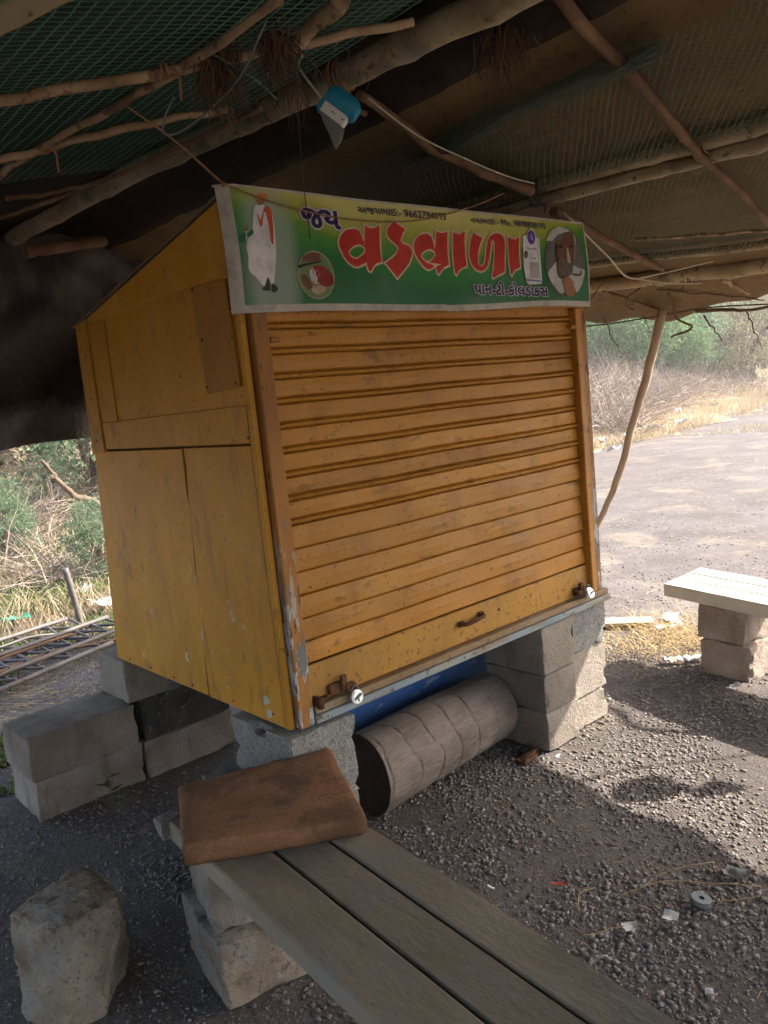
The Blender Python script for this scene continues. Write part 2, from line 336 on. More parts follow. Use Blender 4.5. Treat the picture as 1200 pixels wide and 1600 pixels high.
def axis(lo, hi, fine0, fine1, step):
    a = list(np.arange(fine0, fine1, step)); s = step
    x = fine1
    while x < hi: a.append(x); s *= 1.13; x += s
    a.append(hi); x = fine0-step; s = step; b = []
    while x > lo: b.append(x); s *= 1.13; x -= s
    b.append(lo)
    return np.array(b[::-1]+a)
gx = axis(-420, 420, -1.5, 6, .06); gy = axis(-420, 420, -1, 7, .06)
X_, Y_ = np.meshgrid(gx, gy, indexing='ij'); Z_ = hgt(X_, Y_)
def grid_faces(n, m):
    i = np.arange(n-1)[:, None]*m+np.arange(m-1)[None, :]
    return np.stack([i, i+m, i+m+1, i+1], -1).reshape(-1, 4)
g = from_np('ground', np.stack([X_, Y_, Z_], -1).reshape(-1, 3), grid_faces(len(gx), len(gy)), 'ground', smooth=True)
g['kind'] = 'structure'
# the dry bank: its own earth, a sheet just above the ground beyond the edge of the yard
bu = np.concatenate([np.linspace(-40, 60, 160), np.linspace(62, 300, 60)]); bv = np.concatenate([np.linspace(0, 20, 60), np.linspace(21, 150, 40)])
BU, BV = np.meshgrid(bu, bv, indexing='ij')
BYY = np.interp(BU, BX, BY)+BV+.35*np.sin(BU*1.7)*np.exp(-BV*.5)
BZ = hgt(BU, BYY)+.012*np.minimum(1, BV/.4)+.004
tag(from_np('hillside', np.stack([BU, BYY, BZ], -1).reshape(-1, 3), grid_faces(len(bu), len(bv)), 'bank', smooth=True), kind='structure')
# the grey track that climbs away along the bank
rx = np.concatenate([np.linspace(28, 60, 60), np.linspace(62, 200, 40)]); rv = np.linspace(0.5, 4.2, 6)
RU, RV = np.meshgrid(rx, rv, indexing='ij'); RY = np.interp(RU, BX, BY)-RV
tag(from_np('road', np.stack([RU, RY, hgt(RU, RY)+.012+.0*RU], -1).reshape(-1, 3), grid_faces(len(rx), 6), 'road', smooth=True), kind='structure')

# ------------------------------------------------------------------ thin haze volume added to imitate lens glare
HAZE = 0.0022
hm = bpy.data.materials.new('glare_haze'); hm.use_nodes = True; hn = hm.node_tree
hn.nodes.remove(hn.nodes['Principled BSDF'])
pv = hn.nodes.new('ShaderNodeVolumePrincipled'); pv.inputs['Color'].default_value = (.93, .90, .86, 1); pv.inputs['Density'].default_value = HAZE; pv.inputs['Anisotropy'].default_value = 0.2
hn.links.new(pv.outputs[0], hn.nodes['Material Output'].inputs['Volume'])
bm = bmesh.new(); box(bm, -430, 430, -430, 430, float(Z_.min())-1.0, 24, 0)
hz = from_bm('haze', bm, hm); tag(hz, 'thin pale haze added to imitate lens glare', kind='stuff')
SC.cycles.volume_bounces = 0

# ------------------------------------------------------------------ kiosk
KX0, KX1, KF, KB, KZ = 1.35, 3.13, 2.105, 3.43, .56
K = thing('kiosk', (1.35, 2.105, .56), 'yellow painted roll-shutter kiosk standing on stone blocks under the canopy', 'kiosk')
yb = lambda z: 3.437-.085*(z-.56)/.92
zroof = lambda y: 2.225-.187*(y-2.12)
def yzpanel(name, poly, x0, x1, material, bev=.002):
    bm = bmesh.new(); prism(bm, poly, 0, x0, x1)
    if bev: bmesh.ops.bevel(bm, geom=bm.edges[:], offset=bev, segments=1, affect='EDGES')
    return from_bm(name, bm, material, K)
yzpanel('side_panel', [(2.137, .566), (2.622, .566), (2.619, .66), (2.618, .75), (2.610, .82), (2.602, .98), (2.594, 1.06), (2.590, 1.12), (2.587, 1.18), (2.581, 1.30), (2.572, 1.36), (2.565, 1.42), (2.564, 1.46), (2.569, 1.486), (2.137, 1.486)], 1.350, 1.364, 'yellow')
yzpanel('side_panel', [(2.636, .566), (yb(.566), .566), (yb(1.48), 1.484), (2.586, 1.484), (2.585, 1.47), (2.590, 1.40), (2.592, 1.34), (2.588, 1.28), (2.594, 1.16), (2.603, 1.09), (2.606, 1.02), (2.608, .95), (2.616, .80), (2.629, .70), (2.632, .63)], 1.352, 1.366, 'yellow')
yzpanel('side_panel', [(2.137, 1.491), (3.225, 1.491), (3.225, zroof(3.225)), (2.137, zroof(2.137))], 1.356, 1.370, 'yellow')
yzpanel('side_batten', [(3.228, 1.480), (3.352, 1.480), (3.333, zroof(3.333)-.002), (3.228, zroof(3.228)-.002)], 1.343, 1.360, 'yellow')
yzpanel('side_rail', [(2.139, 1.493), (3.222, 1.493), (3.222, 1.600), (2.139, 1.610)], 1.350, 1.3556, 'yellow', .0015)
yzpanel('side_stile', [(3.078, 1.602), (3.222, 1.602), (3.222, 1.992), (3.070, 1.992)], 1.350, 1.3556, 'yellow', .0015)
yzpanel('side_top_board', [(2.139, 2.004), (3.222, 1.994), (3.222, zroof(3.222)-.003), (2.139, zroof(2.139)-.003)], 1.350, 1.3556, 'yellow', .0015)
yzpanel('patch_panel', [(2.150, 1.668), (2.352, 1.660), (2.374, 1.998), (2.162, 1.990)], 1.346, 1.3556, 'yellow_patch', .001)
bm = bmesh.new(); bmesh.ops.create_uvsphere(bm, u_segments=6, v_segments=4, radius=.0055, matrix=Matrix.Diagonal((.5, 1, 1, 1)))
nail_me = bpy.data.meshes.new('nail_head'); bm.to_mesh(nail_me); bm.free(); nail_me.materials.append(M['rust'])
for (py, pz) in [(2.36, 1.99), (2.34, 1.83), (2.345, 1.68), (2.17, 1.68), (2.145, 1.51), (2.15, 1.9), (3.29, 1.53), (3.28, 1.7), (3.27, 1.87), (2.2, .60), (2.45, .59), (2.9, .585), (3.1, .585), (3.3, .585), (2.75, .585)]:
    o = bpy.data.objects.new('nail_head', nail_me); COL.objects.link(o); o.parent = K
    o.location = Vector((1.343 if py > 3.2 and pz > 1 else (1.346 if pz > 1.55 and py < 2.4 else 1.350), py, pz))-K.location
# far side, back, floor, roof
yzpanel('shade_backing', [(2.14, .57), (3.40, .57), (3.32, 1.98), (2.14, 2.18)], 1.3715, 1.376, 'dark_gap', 0)  # dark sheet added behind the panel seam so the gap looks shaded
yzpanel('side_panel', [(2.13, .566), (3.42, .566), (3.33, zroof(3.33)), (2.13, zroof(2.13))], 3.112, 3.126, 'yellow')
bxo('back_panel', 1.37, 3.11, 3.315, 3.33, .58, 1.99, 'yellow', K)
bxo('floor_board', 1.37, 3.11, 2.14, 3.40, .562, .582, 'dark_gap', K)
bm = bmesh.new(); prism(bm, [(2.095, 2.232), (3.36, zroof(3.36)+.001), (3.36, zroof(3.36)+.008), (2.095, 2.240)], 0, 1.342, 3.14)
from_bm('roof_sheet', bm, 'roofing', K)
bxo('inner_board', 1.44, 3.05, 2.16, 2.17, .59, 1.9, 'dark_gap', K)
# front: corner strips, posts, fascia, sill
bxo('corner_strip', 1.349, 1.371, 2.110, 2.134, .563, 2.215, 'yellow', K)
bxo('post', 1.376, 1.432, 2.083, 2.150, .563, 1.885, 'post', K, .004)
bxo('post_flange', 1.4335, 1.472, 2.084, 2.105, 1.792, 1.806, 'post', K, .002)
bxo('post_lip', 1.4335, 1.442, 2.098, 2.118, .64, 1.79, 'post', K, .002)
bxo('post', 3.022, 3.060, 2.083, 2.150, .622, 1.885, 'shutter', K, .004)
bxo('post_flange', 2.99, 3.021, 2.084, 2.105, 1.800, 1.814, 'shutter', K, .002)
bxo('corner_strip', 3.066, 3.088, 2.094, 2.140, .622, 1.9, 'post', K, .004)
bxo('corner_strip', 3.094, 3.128, 2.104, 2.130, .563, 2.21, 'post', K, .003)
bxo('fascia', 1.374, 3.09, 2.088, 2.108, 1.888, 2.222, 'shutter', K)
bxo('sill', 1.434, 3.135, 2.078, 2.16, .5945, .6205, 'sill_brown', K, .004)
bxo('sill_angle', 1.434, 3.137, 2.072, 2.15, .566, .5925, 'sill', K, .003)
# shutter slats
P_ = .0771; SX0, SX1, SY = 1.436, 3.019, 2.116
def slat_mesh(beaded):
    h = P_-.0012
    if beaded:
        prof = [(.011, 0), (.004, .002), (-.0045, .0055), (-.007, .010), (-.0045, .0145), (.004, .0175), (.0105, .0195), (.004, .0225), (0, .026), (-.0012, .05), (0, h-.004), (.004, h), (.012, h), (.012, 0)]
    else:
        prof = [(.011, 0), (.010, .0022), (-.0005, .0045), (-.002, .009), (-.001, .04), (.003, h-.003), (.010, h), (.012, h), (.012, 0)]
    bm = bmesh.new(); n = 24
    rings = []
    for i in range(n+1):
        x = (SX1-SX0)*i/n
        rings.append([bm.verts.new((x, p[0]+.0012*math.sin(i*.9+p[1]*60)*(p[0] < .004), p[1]+.0009*math.sin(i*.55+1.0))) for p in prof])
    for i in range(n):
        for k in range(len(prof)):
            bm.faces.new((rings[i][k], rings[i][(k+1) % len(prof)], rings[i+1][(k+1) % len(prof)], rings[i+1][k]))
    bm.faces.new(rings[0]); bm.faces.new(rings[-1][::-1])
    bmesh.ops.recalc_face_normals(bm, faces=bm.faces)
    me = bpy.data.meshes.new('slat'); bm.to_mesh(me); bm.free(); me.materials.append(M['shutter'])
    return me
sm = {True: slat_mesh(True), False: slat_mesh(False)}
for i in range(15):
    z = .7535+i*P_
    o = bpy.data.objects.new('slat', sm[i >= 6]); COL.objects.link(o); o.parent = K
    o.location = Vector((SX0, SY+.0015*math.sin(i*2.3), z))-K.location
bs = bxo('bottom_slat', SX0, SX1, 2.108, 2.125, .6225, .752, 'bottom_slat', K, .004)
bm = bmesh.new()
box(bm, 2.155, 2.185, 2.096, 2.1085, .690, .712, .003); box(bm, 2.27, 2.30, 2.096, 2.1085, .700, .722, .003)
hp = resample([(2.165, 2.098, .700), (2.185, 2.074, .703), (2.27, 2.074, .711), (2.29, 2.098, .711)], 14)
V, F, caps = tube_arrays(hp, .0075, 6)
vv = [bm.verts.new(v) for v in V]
for f in F: bm.faces.new([vv[k] for k in f])
from_bm('handle', bm, 'rust', bs)
bm = bmesh.new(); bmesh.ops.create_circle(bm, cap_ends=True, segments=10, radius=.007, matrix=Matrix.Translation((2.40, 2.1068, .70)) @ Matrix.Rotation(R(90), 4, 'X'))
from_bm('bolt_hole', bm, 'dark_gap', bs)
for xx, sgn in ((1.555, 1), (2.945, -1)):
    bm = bmesh.new()
    box(bm, xx-.045, xx+.03, 2.092, 2.1085, .632, .668, .004); box(bm, xx+.012*sgn-.012, xx+.012*sgn+.012, 2.078, 2.094, .636, .690, .004)
    box(bm, xx+.03*sgn-.02, xx+.03*sgn+.016, 2.070, 2.092, .640, .658, .003)
    V, F, caps = tube_arrays([(xx+.034+.018*math.cos(a), 2.075, .642+.018*math.sin(a)) for a in np.linspace(0, 6.28, 13)], .005, 6)
    vv = [bm.verts.new(v) for v in V]
    for f in F: bm.faces.new([vv[k] for k in f])
    from_bm('hasp', bm, 'rust', bs)
bm = bmesh.new(); box(bm, 1.442, 1.462, 2.06, 2.108, .612, .650, .004); box(bm, 1.462, 1.50, 2.085, 2.105, .624, .640, .003)
from_bm('shutter_stop', bm, 'rust', bs)
# padlocks
def padlock(x, z, tilt, label):
    t = thing('padlock', (x, 2.058, z), label, 'padlock', 'padlocks on the shutter')
    bm = bmesh.new(); bmesh.ops.create_cone(bm, cap_ends=True, segments=28, radius1=.0235, radius2=.0235, depth=.020, matrix=Matrix.Translation((x, 2.058, z)) @ Matrix.Rotation(R(90+tilt), 4, 'X'))
    bmesh.ops.bevel(bm, geom=[e for e in bm.edges if len(e.link_faces) == 2 and e.calc_face_angle(0) > 1], offset=.004, segments=2, affect='EDGES')
    from_bm('lock_body', bm, 'chrome', t)
    bm = bmesh.new(); box(bm, x-.016, x+.016, 2.044, 2.0475, z-.0025, z+.0065, .001, rot=Matrix.Rotation(R(-25), 3, 'Y')); box(bm, x-.003, x+.003, 2.0445, 2.0475, z-.017, z-.004, .001)
    from_bm('key_slot', bm, 'greyp', t)
    V, F, caps = tube_arrays([(x+.014*math.cos(a), 2.064, z+.016+.020*math.sin(a)) for a in np.linspace(-.3, 3.44, 12)], .0038, 6)
    me = bpy.data.meshes.new('shackle'); me.from_pydata([tuple(v) for v in V], [], F+caps); finish('shackle', me, 'steel', t)
padlock(1.592, .612, -10, 'round chrome padlock on the rusty hasp at the left end of the shutter')
padlock(2.957, .640, -25, 'round chrome padlock on the rusty hasp at the right end, beside the narrow post')

# ------------------------------------------------------------------ banner
BANNER = {
  'title': [[[(1.7223,2.0923),(1.7306,2.1113),(1.743,2.1241),(1.7624,2.1359),(1.7919,2.1407),(1.8147,2.1366),(1.8226,2.1186),(1.8259,2.0998),(1.8276,2.0851),(1.8323,2.1028),(1.8394,2.1331),(1.8438,2.1551),(1.8534,2.1486),(1.8703,2.1457),(1.8899,2.1507),(1.906,2.1571),(1.8991,2.117),(1.8946,2.0725),(1.8961,2.038),(1.87,2.0317),(1.8557,2.0213),(1.8424,2.0066),(1.8344,2.0086),(1.8289,2.0233),(1.8284,2.0359),(1.8093,2.0266),(1.7863,2.0194),(1.7698,2.0217),(1.7517,2.032),(1.7392,2.045),(1.7307,2.0607),(1.7244,2.0765)],[(1.7562,2.0644),(1.7639,2.0738),(1.7768,2.083),(1.7906,2.0884),(1.8057,2.0918),(1.8198,2.0875),(1.8294,2.0819),(1.83,2.0699),(1.8214,2.0614),(1.8093,2.0539),(1.7896,2.044),(1.7773,2.0447),(1.7663,2.0491),(1.76,2.0554)]],[[(1.9744,2.1741),(1.9968,2.1631),(2.0211,2.1514),(2.005,2.1336),(1.9926,2.1131),(2.0008,2.1022),(2.0261,2.0976),(2.0384,2.0913),(2.0449,2.0783),(2.0411,2.0621),(2.0247,2.0374),(1.9972,2.0137),(1.9639,1.9873),(1.9407,2.0095),(1.9128,2.0352),(1.9463,2.052),(1.9681,2.0669),(1.9808,2.0843),(1.9759,2.0954),(1.9539,2.1085),(1.941,2.1179),(1.9356,2.1299),(1.9394,2.1469),(1.9547,2.1617)]],[[(2.055,2.0989),(2.0619,2.1136),(2.078,2.1287),(2.1002,2.1385),(2.1261,2.1428),(2.1465,2.1351),(2.1551,2.115),(2.1578,2.0886),(2.1653,2.1066),(2.171,2.1305),(2.1751,2.1554),(2.1917,2.1492),(2.2111,2.1491),(2.2342,2.1563),(2.2279,2.1213),(2.2245,2.0733),(2.2281,2.0386),(2.203,2.0307),(2.1837,2.0183),(2.1714,2.0049),(2.1648,2.0083),(2.1619,2.0266),(2.1619,2.0403),(2.141,2.0261),(2.123,2.0197),(2.1064,2.024),(2.0894,2.0364),(2.0723,2.0533),(2.0618,2.0686),(2.0556,2.0845)],[(2.0865,2.0654),(2.0945,2.0756),(2.11,2.0844),(2.1322,2.0911),(2.1456,2.0881),(2.1586,2.0816),(2.1623,2.0699),(2.1466,2.0558),(2.1245,2.0451),(2.1077,2.0469),(2.0951,2.0541)]],[[(2.2638,2.1561),(2.2767,2.1508),(2.2993,2.1489),(2.3258,2.1613),(2.3179,2.1134),(2.3172,2.0706),(2.3186,2.0369),(2.2887,2.0282),(2.2707,2.0173),(2.2609,2.0043),(2.2543,2.0103),(2.2513,2.0441),(2.2539,2.0925)]],[[(2.3705,2.1588),(2.3932,2.1495),(2.4183,2.1427),(2.4043,2.1234),(2.391,2.1011),(2.3821,2.076),(2.3794,2.0542),(2.3854,2.0406),(2.4012,2.0361),(2.4131,2.0458),(2.4199,2.0617),(2.4315,2.0997),(2.4428,2.1283),(2.4582,2.1491),(2.4822,2.1597),(2.5077,2.1642),(2.5301,2.1578),(2.5405,2.1424),(2.5418,2.1201),(2.5327,2.0782),(2.5308,2.046),(2.5287,2.0203),(2.4936,2.0079),(2.4591,1.9958),(2.453,2.0027),(2.4631,2.0283),(2.4739,2.0761),(2.482,2.1175),(2.4801,2.1344),(2.4736,2.1379),(2.4658,2.1313),(2.4569,2.107),(2.4425,2.0624),(2.4297,2.0381),(2.4115,2.0251),(2.3914,2.019),(2.3661,2.0246),(2.3465,2.042),(2.3364,2.0743),(2.3444,2.1084),(2.3564,2.1366)]],[[(2.5653,2.1532),(2.5821,2.1463),(2.6079,2.1444),(2.6327,2.1585),(2.6253,2.114),(2.6251,2.0683),(2.6269,2.0389),(2.5996,2.0317),(2.5825,2.0202),(2.5727,2.0083),(2.566,2.0133),(2.5597,2.0468),(2.5587,2.0984)]]],
  'man_white': [(1.4223,2.1881),(1.4313,2.1858),(1.4451,2.1898),(1.4556,2.1845),(1.4717,2.1765),(1.4746,2.1566),(1.474,2.1257),(1.4721,2.0853),(1.4677,2.0415),(1.4588,2.0006),(1.4482,1.9596),(1.4369,1.9611),(1.4336,1.9782),(1.4232,1.9593),(1.4092,1.9545),(1.3862,1.9773),(1.3641,1.9983),(1.3672,2.0379),(1.3653,2.0621),(1.3743,2.0867),(1.3886,2.0965),(1.3955,2.1181),(1.4041,2.152),(1.4114,2.1767)],
  'man_glow': [(1.37,2.1946),(1.4213,2.2198),(1.4747,2.2242),(1.4927,2.1888),(1.4901,2.1297),(1.4857,2.0859),(1.515,2.0431),(1.514,1.9797),(1.4829,1.9284),(1.3234,1.9245),(1.3215,1.961),(1.3601,2.0012),(1.3606,2.068),(1.353,2.1277)],
  'man_face': [(1.4264,2.2036),(1.4451,2.2035),(1.4543,2.2012),(1.4493,2.1932),(1.4373,2.1883),(1.4277,2.1916)],
  'man_turban': [(1.424,2.2125),(1.4325,2.2201),(1.448,2.2235),(1.4629,2.2217),(1.4685,2.213),(1.4602,2.2032),(1.4447,2.2005),(1.4283,2.2037)],
  'man_scarf': [(1.4559,2.186),(1.4709,2.1764),(1.4719,2.1565),(1.4701,2.1255),(1.4651,2.0849),(1.4601,2.0748),(1.4546,2.0844),(1.4549,2.1184),(1.4524,2.149),(1.4496,2.1688),(1.442,2.1606),(1.4343,2.1387),(1.4295,2.1262),(1.4234,2.1258),(1.4203,2.1409),(1.4177,2.1559),(1.421,2.1607),(1.427,2.1428),(1.435,2.154),(1.4445,2.173)],
  'man_bag': [(1.3423,2.0912),(1.3659,2.1044),(1.3676,2.0985),(1.3969,2.1152),(1.3949,2.1014),(1.3711,2.0896),(1.3675,2.0773),(1.3419,2.0762)],
  'man_stick': [(1.3688,2.1166),(1.3754,2.117),(1.3708,2.0851),(1.365,2.0802)],
  'man_hand': [(1.367,2.1195),(1.3742,2.1236),(1.379,2.1187),(1.376,2.111),(1.3679,2.1106)],
  'man_shoeL': [(1.4046,1.9435),(1.4171,1.9561),(1.4278,1.9781),(1.4334,1.9688),(1.4325,1.9516),(1.4341,1.9413),(1.4185,1.9399)],
  'man_shoeR': [(1.4424,1.9596),(1.4519,1.9581),(1.4628,1.9472),(1.4548,1.9377),(1.441,1.936)],
  'food_rim': [(1.686,2.0023),(1.6863,1.9853),(1.6829,1.9686),(1.6759,1.9529),(1.6658,1.9392),(1.6531,1.9281),(1.6385,1.9202),(1.6228,1.9158),(1.6067,1.9152),(1.5911,1.9183),(1.5767,1.925),(1.5643,1.9348),(1.5545,1.9473),(1.5476,1.9617),(1.544,1.9775),(1.5439,1.9939),(1.5472,2.01),(1.5538,2.0251),(1.5634,2.0386),(1.5755,2.0496),(1.5895,2.0578),(1.6049,2.0626),(1.6208,2.0638),(1.6366,2.0613),(1.6513,2.0551),(1.6642,2.0456),(1.6746,2.0332),(1.682,2.0185)],
  'food_base': [(1.6825,2.0016),(1.6828,1.9853),(1.6796,1.9692),(1.673,1.9541),(1.6634,1.9409),(1.6513,1.9302),(1.6374,1.9226),(1.6224,1.9184),(1.6071,1.9178),(1.5923,1.9209),(1.5786,1.9273),(1.5667,1.9368),(1.5573,1.9488),(1.5507,1.9628),(1.5473,1.9781),(1.5471,1.9939),(1.5503,2.0095),(1.5565,2.0241),(1.5656,2.037),(1.5772,2.0476),(1.5906,2.0555),(1.6052,2.0601),(1.6204,2.0612),(1.6354,2.0587),(1.6494,2.0527),(1.6617,2.0435),(1.6716,2.0315),(1.6787,2.0173)],
  'food_dark': [(1.5493,2.0156),(1.5602,2.0207),(1.6391,2.0351),(1.6362,2.0294),(1.5759,2.0163),(1.5503,2.0086)],
  'food_top': [(1.5718,2.0451),(1.5981,2.0564),(1.636,2.0578),(1.6409,2.0476),(1.6329,2.0359),(1.5985,2.0299),(1.5677,2.0305)],
  'food_red': [(1.6046,2.0139),(1.6306,2.0195),(1.6589,2.0087),(1.6778,1.9893),(1.679,1.9661),(1.6602,1.9559),(1.6304,1.9572),(1.6126,1.9815)],
  'food_red2': [(1.5529,1.9836),(1.5723,1.9904),(1.5861,1.9713),(1.5917,1.9518),(1.5742,1.9451),(1.5579,1.9611)],
  'food_white': [(1.5882,2.0005),(1.6018,2.0089),(1.6107,1.9978),(1.6155,1.9717),(1.6054,1.9601),(1.5901,1.9697)],
  'food_yel': [(1.5871,1.9485),(1.6094,1.9586),(1.6384,1.954),(1.6459,1.9458),(1.6227,1.9324),(1.5973,1.9323)],
  'card': [(2.658,2.1596),(2.6829,2.1655),(2.6897,2.1806),(2.7113,2.191),(2.7339,2.1867),(2.7424,2.1716),(2.7436,2.1593),(2.767,2.1588),(2.7628,2.0787),(2.7613,1.9886),(2.7536,1.9774),(2.6755,1.9748),(2.6615,1.9855),(2.6492,2.044),(2.6506,2.1056)],
  'card_circle': [(2.738,2.1601),(2.7369,2.1539),(2.7345,2.148),(2.7309,2.1426),(2.7263,2.138),(2.721,2.1344),(2.7151,2.132),(2.7091,2.1309),(2.7032,2.1312),(2.6977,2.1329),(2.6929,2.1358),(2.6889,2.1399),(2.6861,2.1448),(2.6846,2.1504),(2.6843,2.1564),(2.6854,2.1625),(2.6878,2.1684),(2.6913,2.1738),(2.6958,2.1784),(2.7011,2.182),(2.7069,2.1844),(2.7129,2.1855),(2.7188,2.1853),(2.7243,2.1837),(2.7292,2.1808),(2.7332,2.1768),(2.7361,2.1718),(2.7377,2.1661)],
  'card_qr': [(2.6857,2.0606),(2.7491,2.0641),(2.7485,2.001),(2.686,1.9983)],
  'card_bar': [(2.6611,1.9954),(2.7562,1.9907),(2.7569,1.9869),(2.662,1.9898)],
  'card_face': [(2.68,2.0898),(2.6792,2.0865),(2.6779,2.0833),(2.6761,2.0804),(2.6738,2.078),(2.6712,2.0761),(2.6683,2.0749),(2.6655,2.0745),(2.6627,2.0748),(2.6601,2.0758),(2.658,2.0774),(2.6562,2.0797),(2.6551,2.0825),(2.6545,2.0856),(2.6546,2.0889),(2.6553,2.0922),(2.6566,2.0954),(2.6584,2.0982),(2.6607,2.1007),(2.6633,2.1025),(2.6661,2.1037),(2.669,2.1042),(2.6718,2.1039),(2.6743,2.103),(2.6765,2.1013),(2.6783,2.099),(2.6795,2.0962),(2.68,2.0931)],
  'card_faceskin': [(2.6755,2.0866),(2.6751,2.0842),(2.6743,2.082),(2.6732,2.0799),(2.6718,2.0782),(2.6703,2.0769),(2.6688,2.0761),(2.6671,2.0758),(2.6656,2.076),(2.6642,2.0767),(2.663,2.0779),(2.6621,2.0795),(2.6615,2.0815),(2.6612,2.0837),(2.6613,2.086),(2.6617,2.0884),(2.6625,2.0906),(2.6636,2.0927),(2.6649,2.0944),(2.6664,2.0957),(2.668,2.0965),(2.6696,2.0968),(2.6712,2.0966),(2.6726,2.0959),(2.6738,2.0947),(2.6747,2.0931),(2.6753,2.0911),(2.6756,2.0889)],
  'card_txt': [(2.6724,2.1204),(2.7415,2.1192),(2.7407,2.1123),(2.6716,2.1132)],
  'card_dash': [(2.7093,2.079),(2.7315,2.0789),(2.731,2.0745),(2.7089,2.075)],
  'oval': [(3.0681,2.078),(3.065,2.0549),(3.0584,2.0322),(3.0484,2.0105),(3.0354,1.9904),(3.0197,1.9724),(3.0018,1.9569),(2.982,1.9445),(2.961,1.9352),(2.9393,1.9294),(2.9175,1.9272),(2.896,1.9285),(2.8755,1.9333),(2.8564,1.9415),(2.8391,1.9527),(2.8241,1.9667),(2.8117,1.9831),(2.8021,2.0016),(2.7955,2.0217),(2.7921,2.0428),(2.7919,2.0646),(2.795,2.0866),(2.8012,2.1081),(2.8104,2.1288),(2.8224,2.1482),(2.837,2.1657),(2.8538,2.1811),(2.8725,2.1939),(2.8926,2.2038),(2.9137,2.2105),(2.9352,2.2139),(2.9567,2.2137),(2.9777,2.2101),(2.9975,2.2029),(3.0157,2.1925),(3.0319,2.1789),(3.0455,2.1625),(3.0562,2.1437),(3.0636,2.123),(3.0676,2.1009)],
  'por_bg': [(3.0681,2.078),(3.065,2.0549),(3.0584,2.0322),(3.0484,2.0105),(3.0354,1.9904),(3.0197,1.9724),(3.0018,1.9569),(2.982,1.9445),(2.961,1.9352),(2.9393,1.9294),(2.9175,1.9272),(2.896,1.9285),(2.8755,1.9333),(2.8564,1.9415),(2.8391,1.9527),(2.8241,1.9667),(2.8117,1.9831),(2.8021,2.0016),(2.7955,2.0217),(2.7921,2.0428),(2.7919,2.0646),(2.795,2.0866),(2.8012,2.1081),(2.8104,2.1288),(2.8224,2.1482),(2.837,2.1657),(2.8538,2.1811),(2.8725,2.1939),(2.8926,2.2038),(2.9137,2.2105),(2.9352,2.2139),(2.9567,2.2137),(2.9777,2.2101),(2.9975,2.2029),(3.0157,2.1925),(3.0319,2.1789),(3.0455,2.1625),(3.0562,2.1437),(3.0636,2.123),(3.0676,2.1009)],
  'por_turban': [(2.8094,2.1609),(2.8368,2.1892),(2.8716,2.2102),(2.9224,2.2222),(2.973,2.2242),(3.0062,2.2164),(3.0244,2.1995),(3.0212,2.1862),(2.9992,2.2046),(2.9519,2.1874),(2.9049,2.1657),(2.8703,2.1512),(2.838,2.1528),(2.8098,2.1499)],
  'por_face': [(2.8771,2.1531),(2.9108,2.1692),(2.9517,2.1858),(2.9988,2.2013),(3.0103,2.1758),(3.0051,2.1296),(2.9916,2.0863),(2.9772,2.0596),(2.9502,2.0228),(2.9098,2.0138),(2.8777,2.0244),(2.8645,2.0531),(2.8666,2.095),(2.8617,2.1236)],
  'por_shadow': [(2.8763,2.1467),(2.8903,2.1345),(2.8818,2.1084),(2.8844,2.0827),(2.917,2.0773),(2.9057,2.051),(2.8755,2.0535),(2.8667,2.0821),(2.864,2.1205)],
  'por_beard': [(2.8774,2.0696),(2.9066,2.0835),(2.9388,2.0715),(2.9665,2.0658),(2.9873,2.073),(2.9757,2.0464),(2.9499,2.0195),(2.9098,2.0138),(2.8781,2.0277)],
  'por_nose': [(2.9475,2.1239),(2.956,2.1243),(2.963,2.0854),(2.9611,2.069),(2.945,2.0668),(2.9399,2.0813)],
  'por_eyeL': [(2.8932,2.1362),(2.9157,2.1388),(2.9259,2.1312),(2.9058,2.1255),(2.8923,2.1281)],
  'por_eyeR': [(2.966,2.1377),(2.9893,2.142),(2.9941,2.1341),(2.9736,2.1289)],
  'por_shirt': [(2.8041,2.0228),(2.8368,2.0492),(2.8632,2.066),(2.8612,2.0241),(2.8858,1.9987),(2.9613,2.0197),(2.9825,2.0564),(3.0161,2.0474),(3.062,2.0386),(3.055,2.0016),(3.0277,1.9677),(2.9992,1.9474),(2.971,1.9538),(2.945,1.9767),(2.9141,1.9534),(2.8791,1.94),(2.8384,1.9689),(2.8166,1.9911)],
  'por_hand': [(2.8942,1.9988),(2.9261,2.0092),(2.9587,1.9966),(2.9725,1.9671),(2.9847,1.9473),(2.9625,1.9289),(2.9226,1.9288),(2.9029,1.9533)],
  'por_band': [(2.9673,2.0231),(3.019,2.0209),(3.0236,2.036),(3.031,2.0345),(3.0272,2.0161),(2.9722,2.015)],
  'por_hair': [(3.0017,2.2015),(3.0214,2.1977),(3.02,2.1598),(3.0076,2.1264),(2.9938,2.0798),(2.9905,2.0863),(3.0051,2.1296),(3.0103,2.1758)],
}

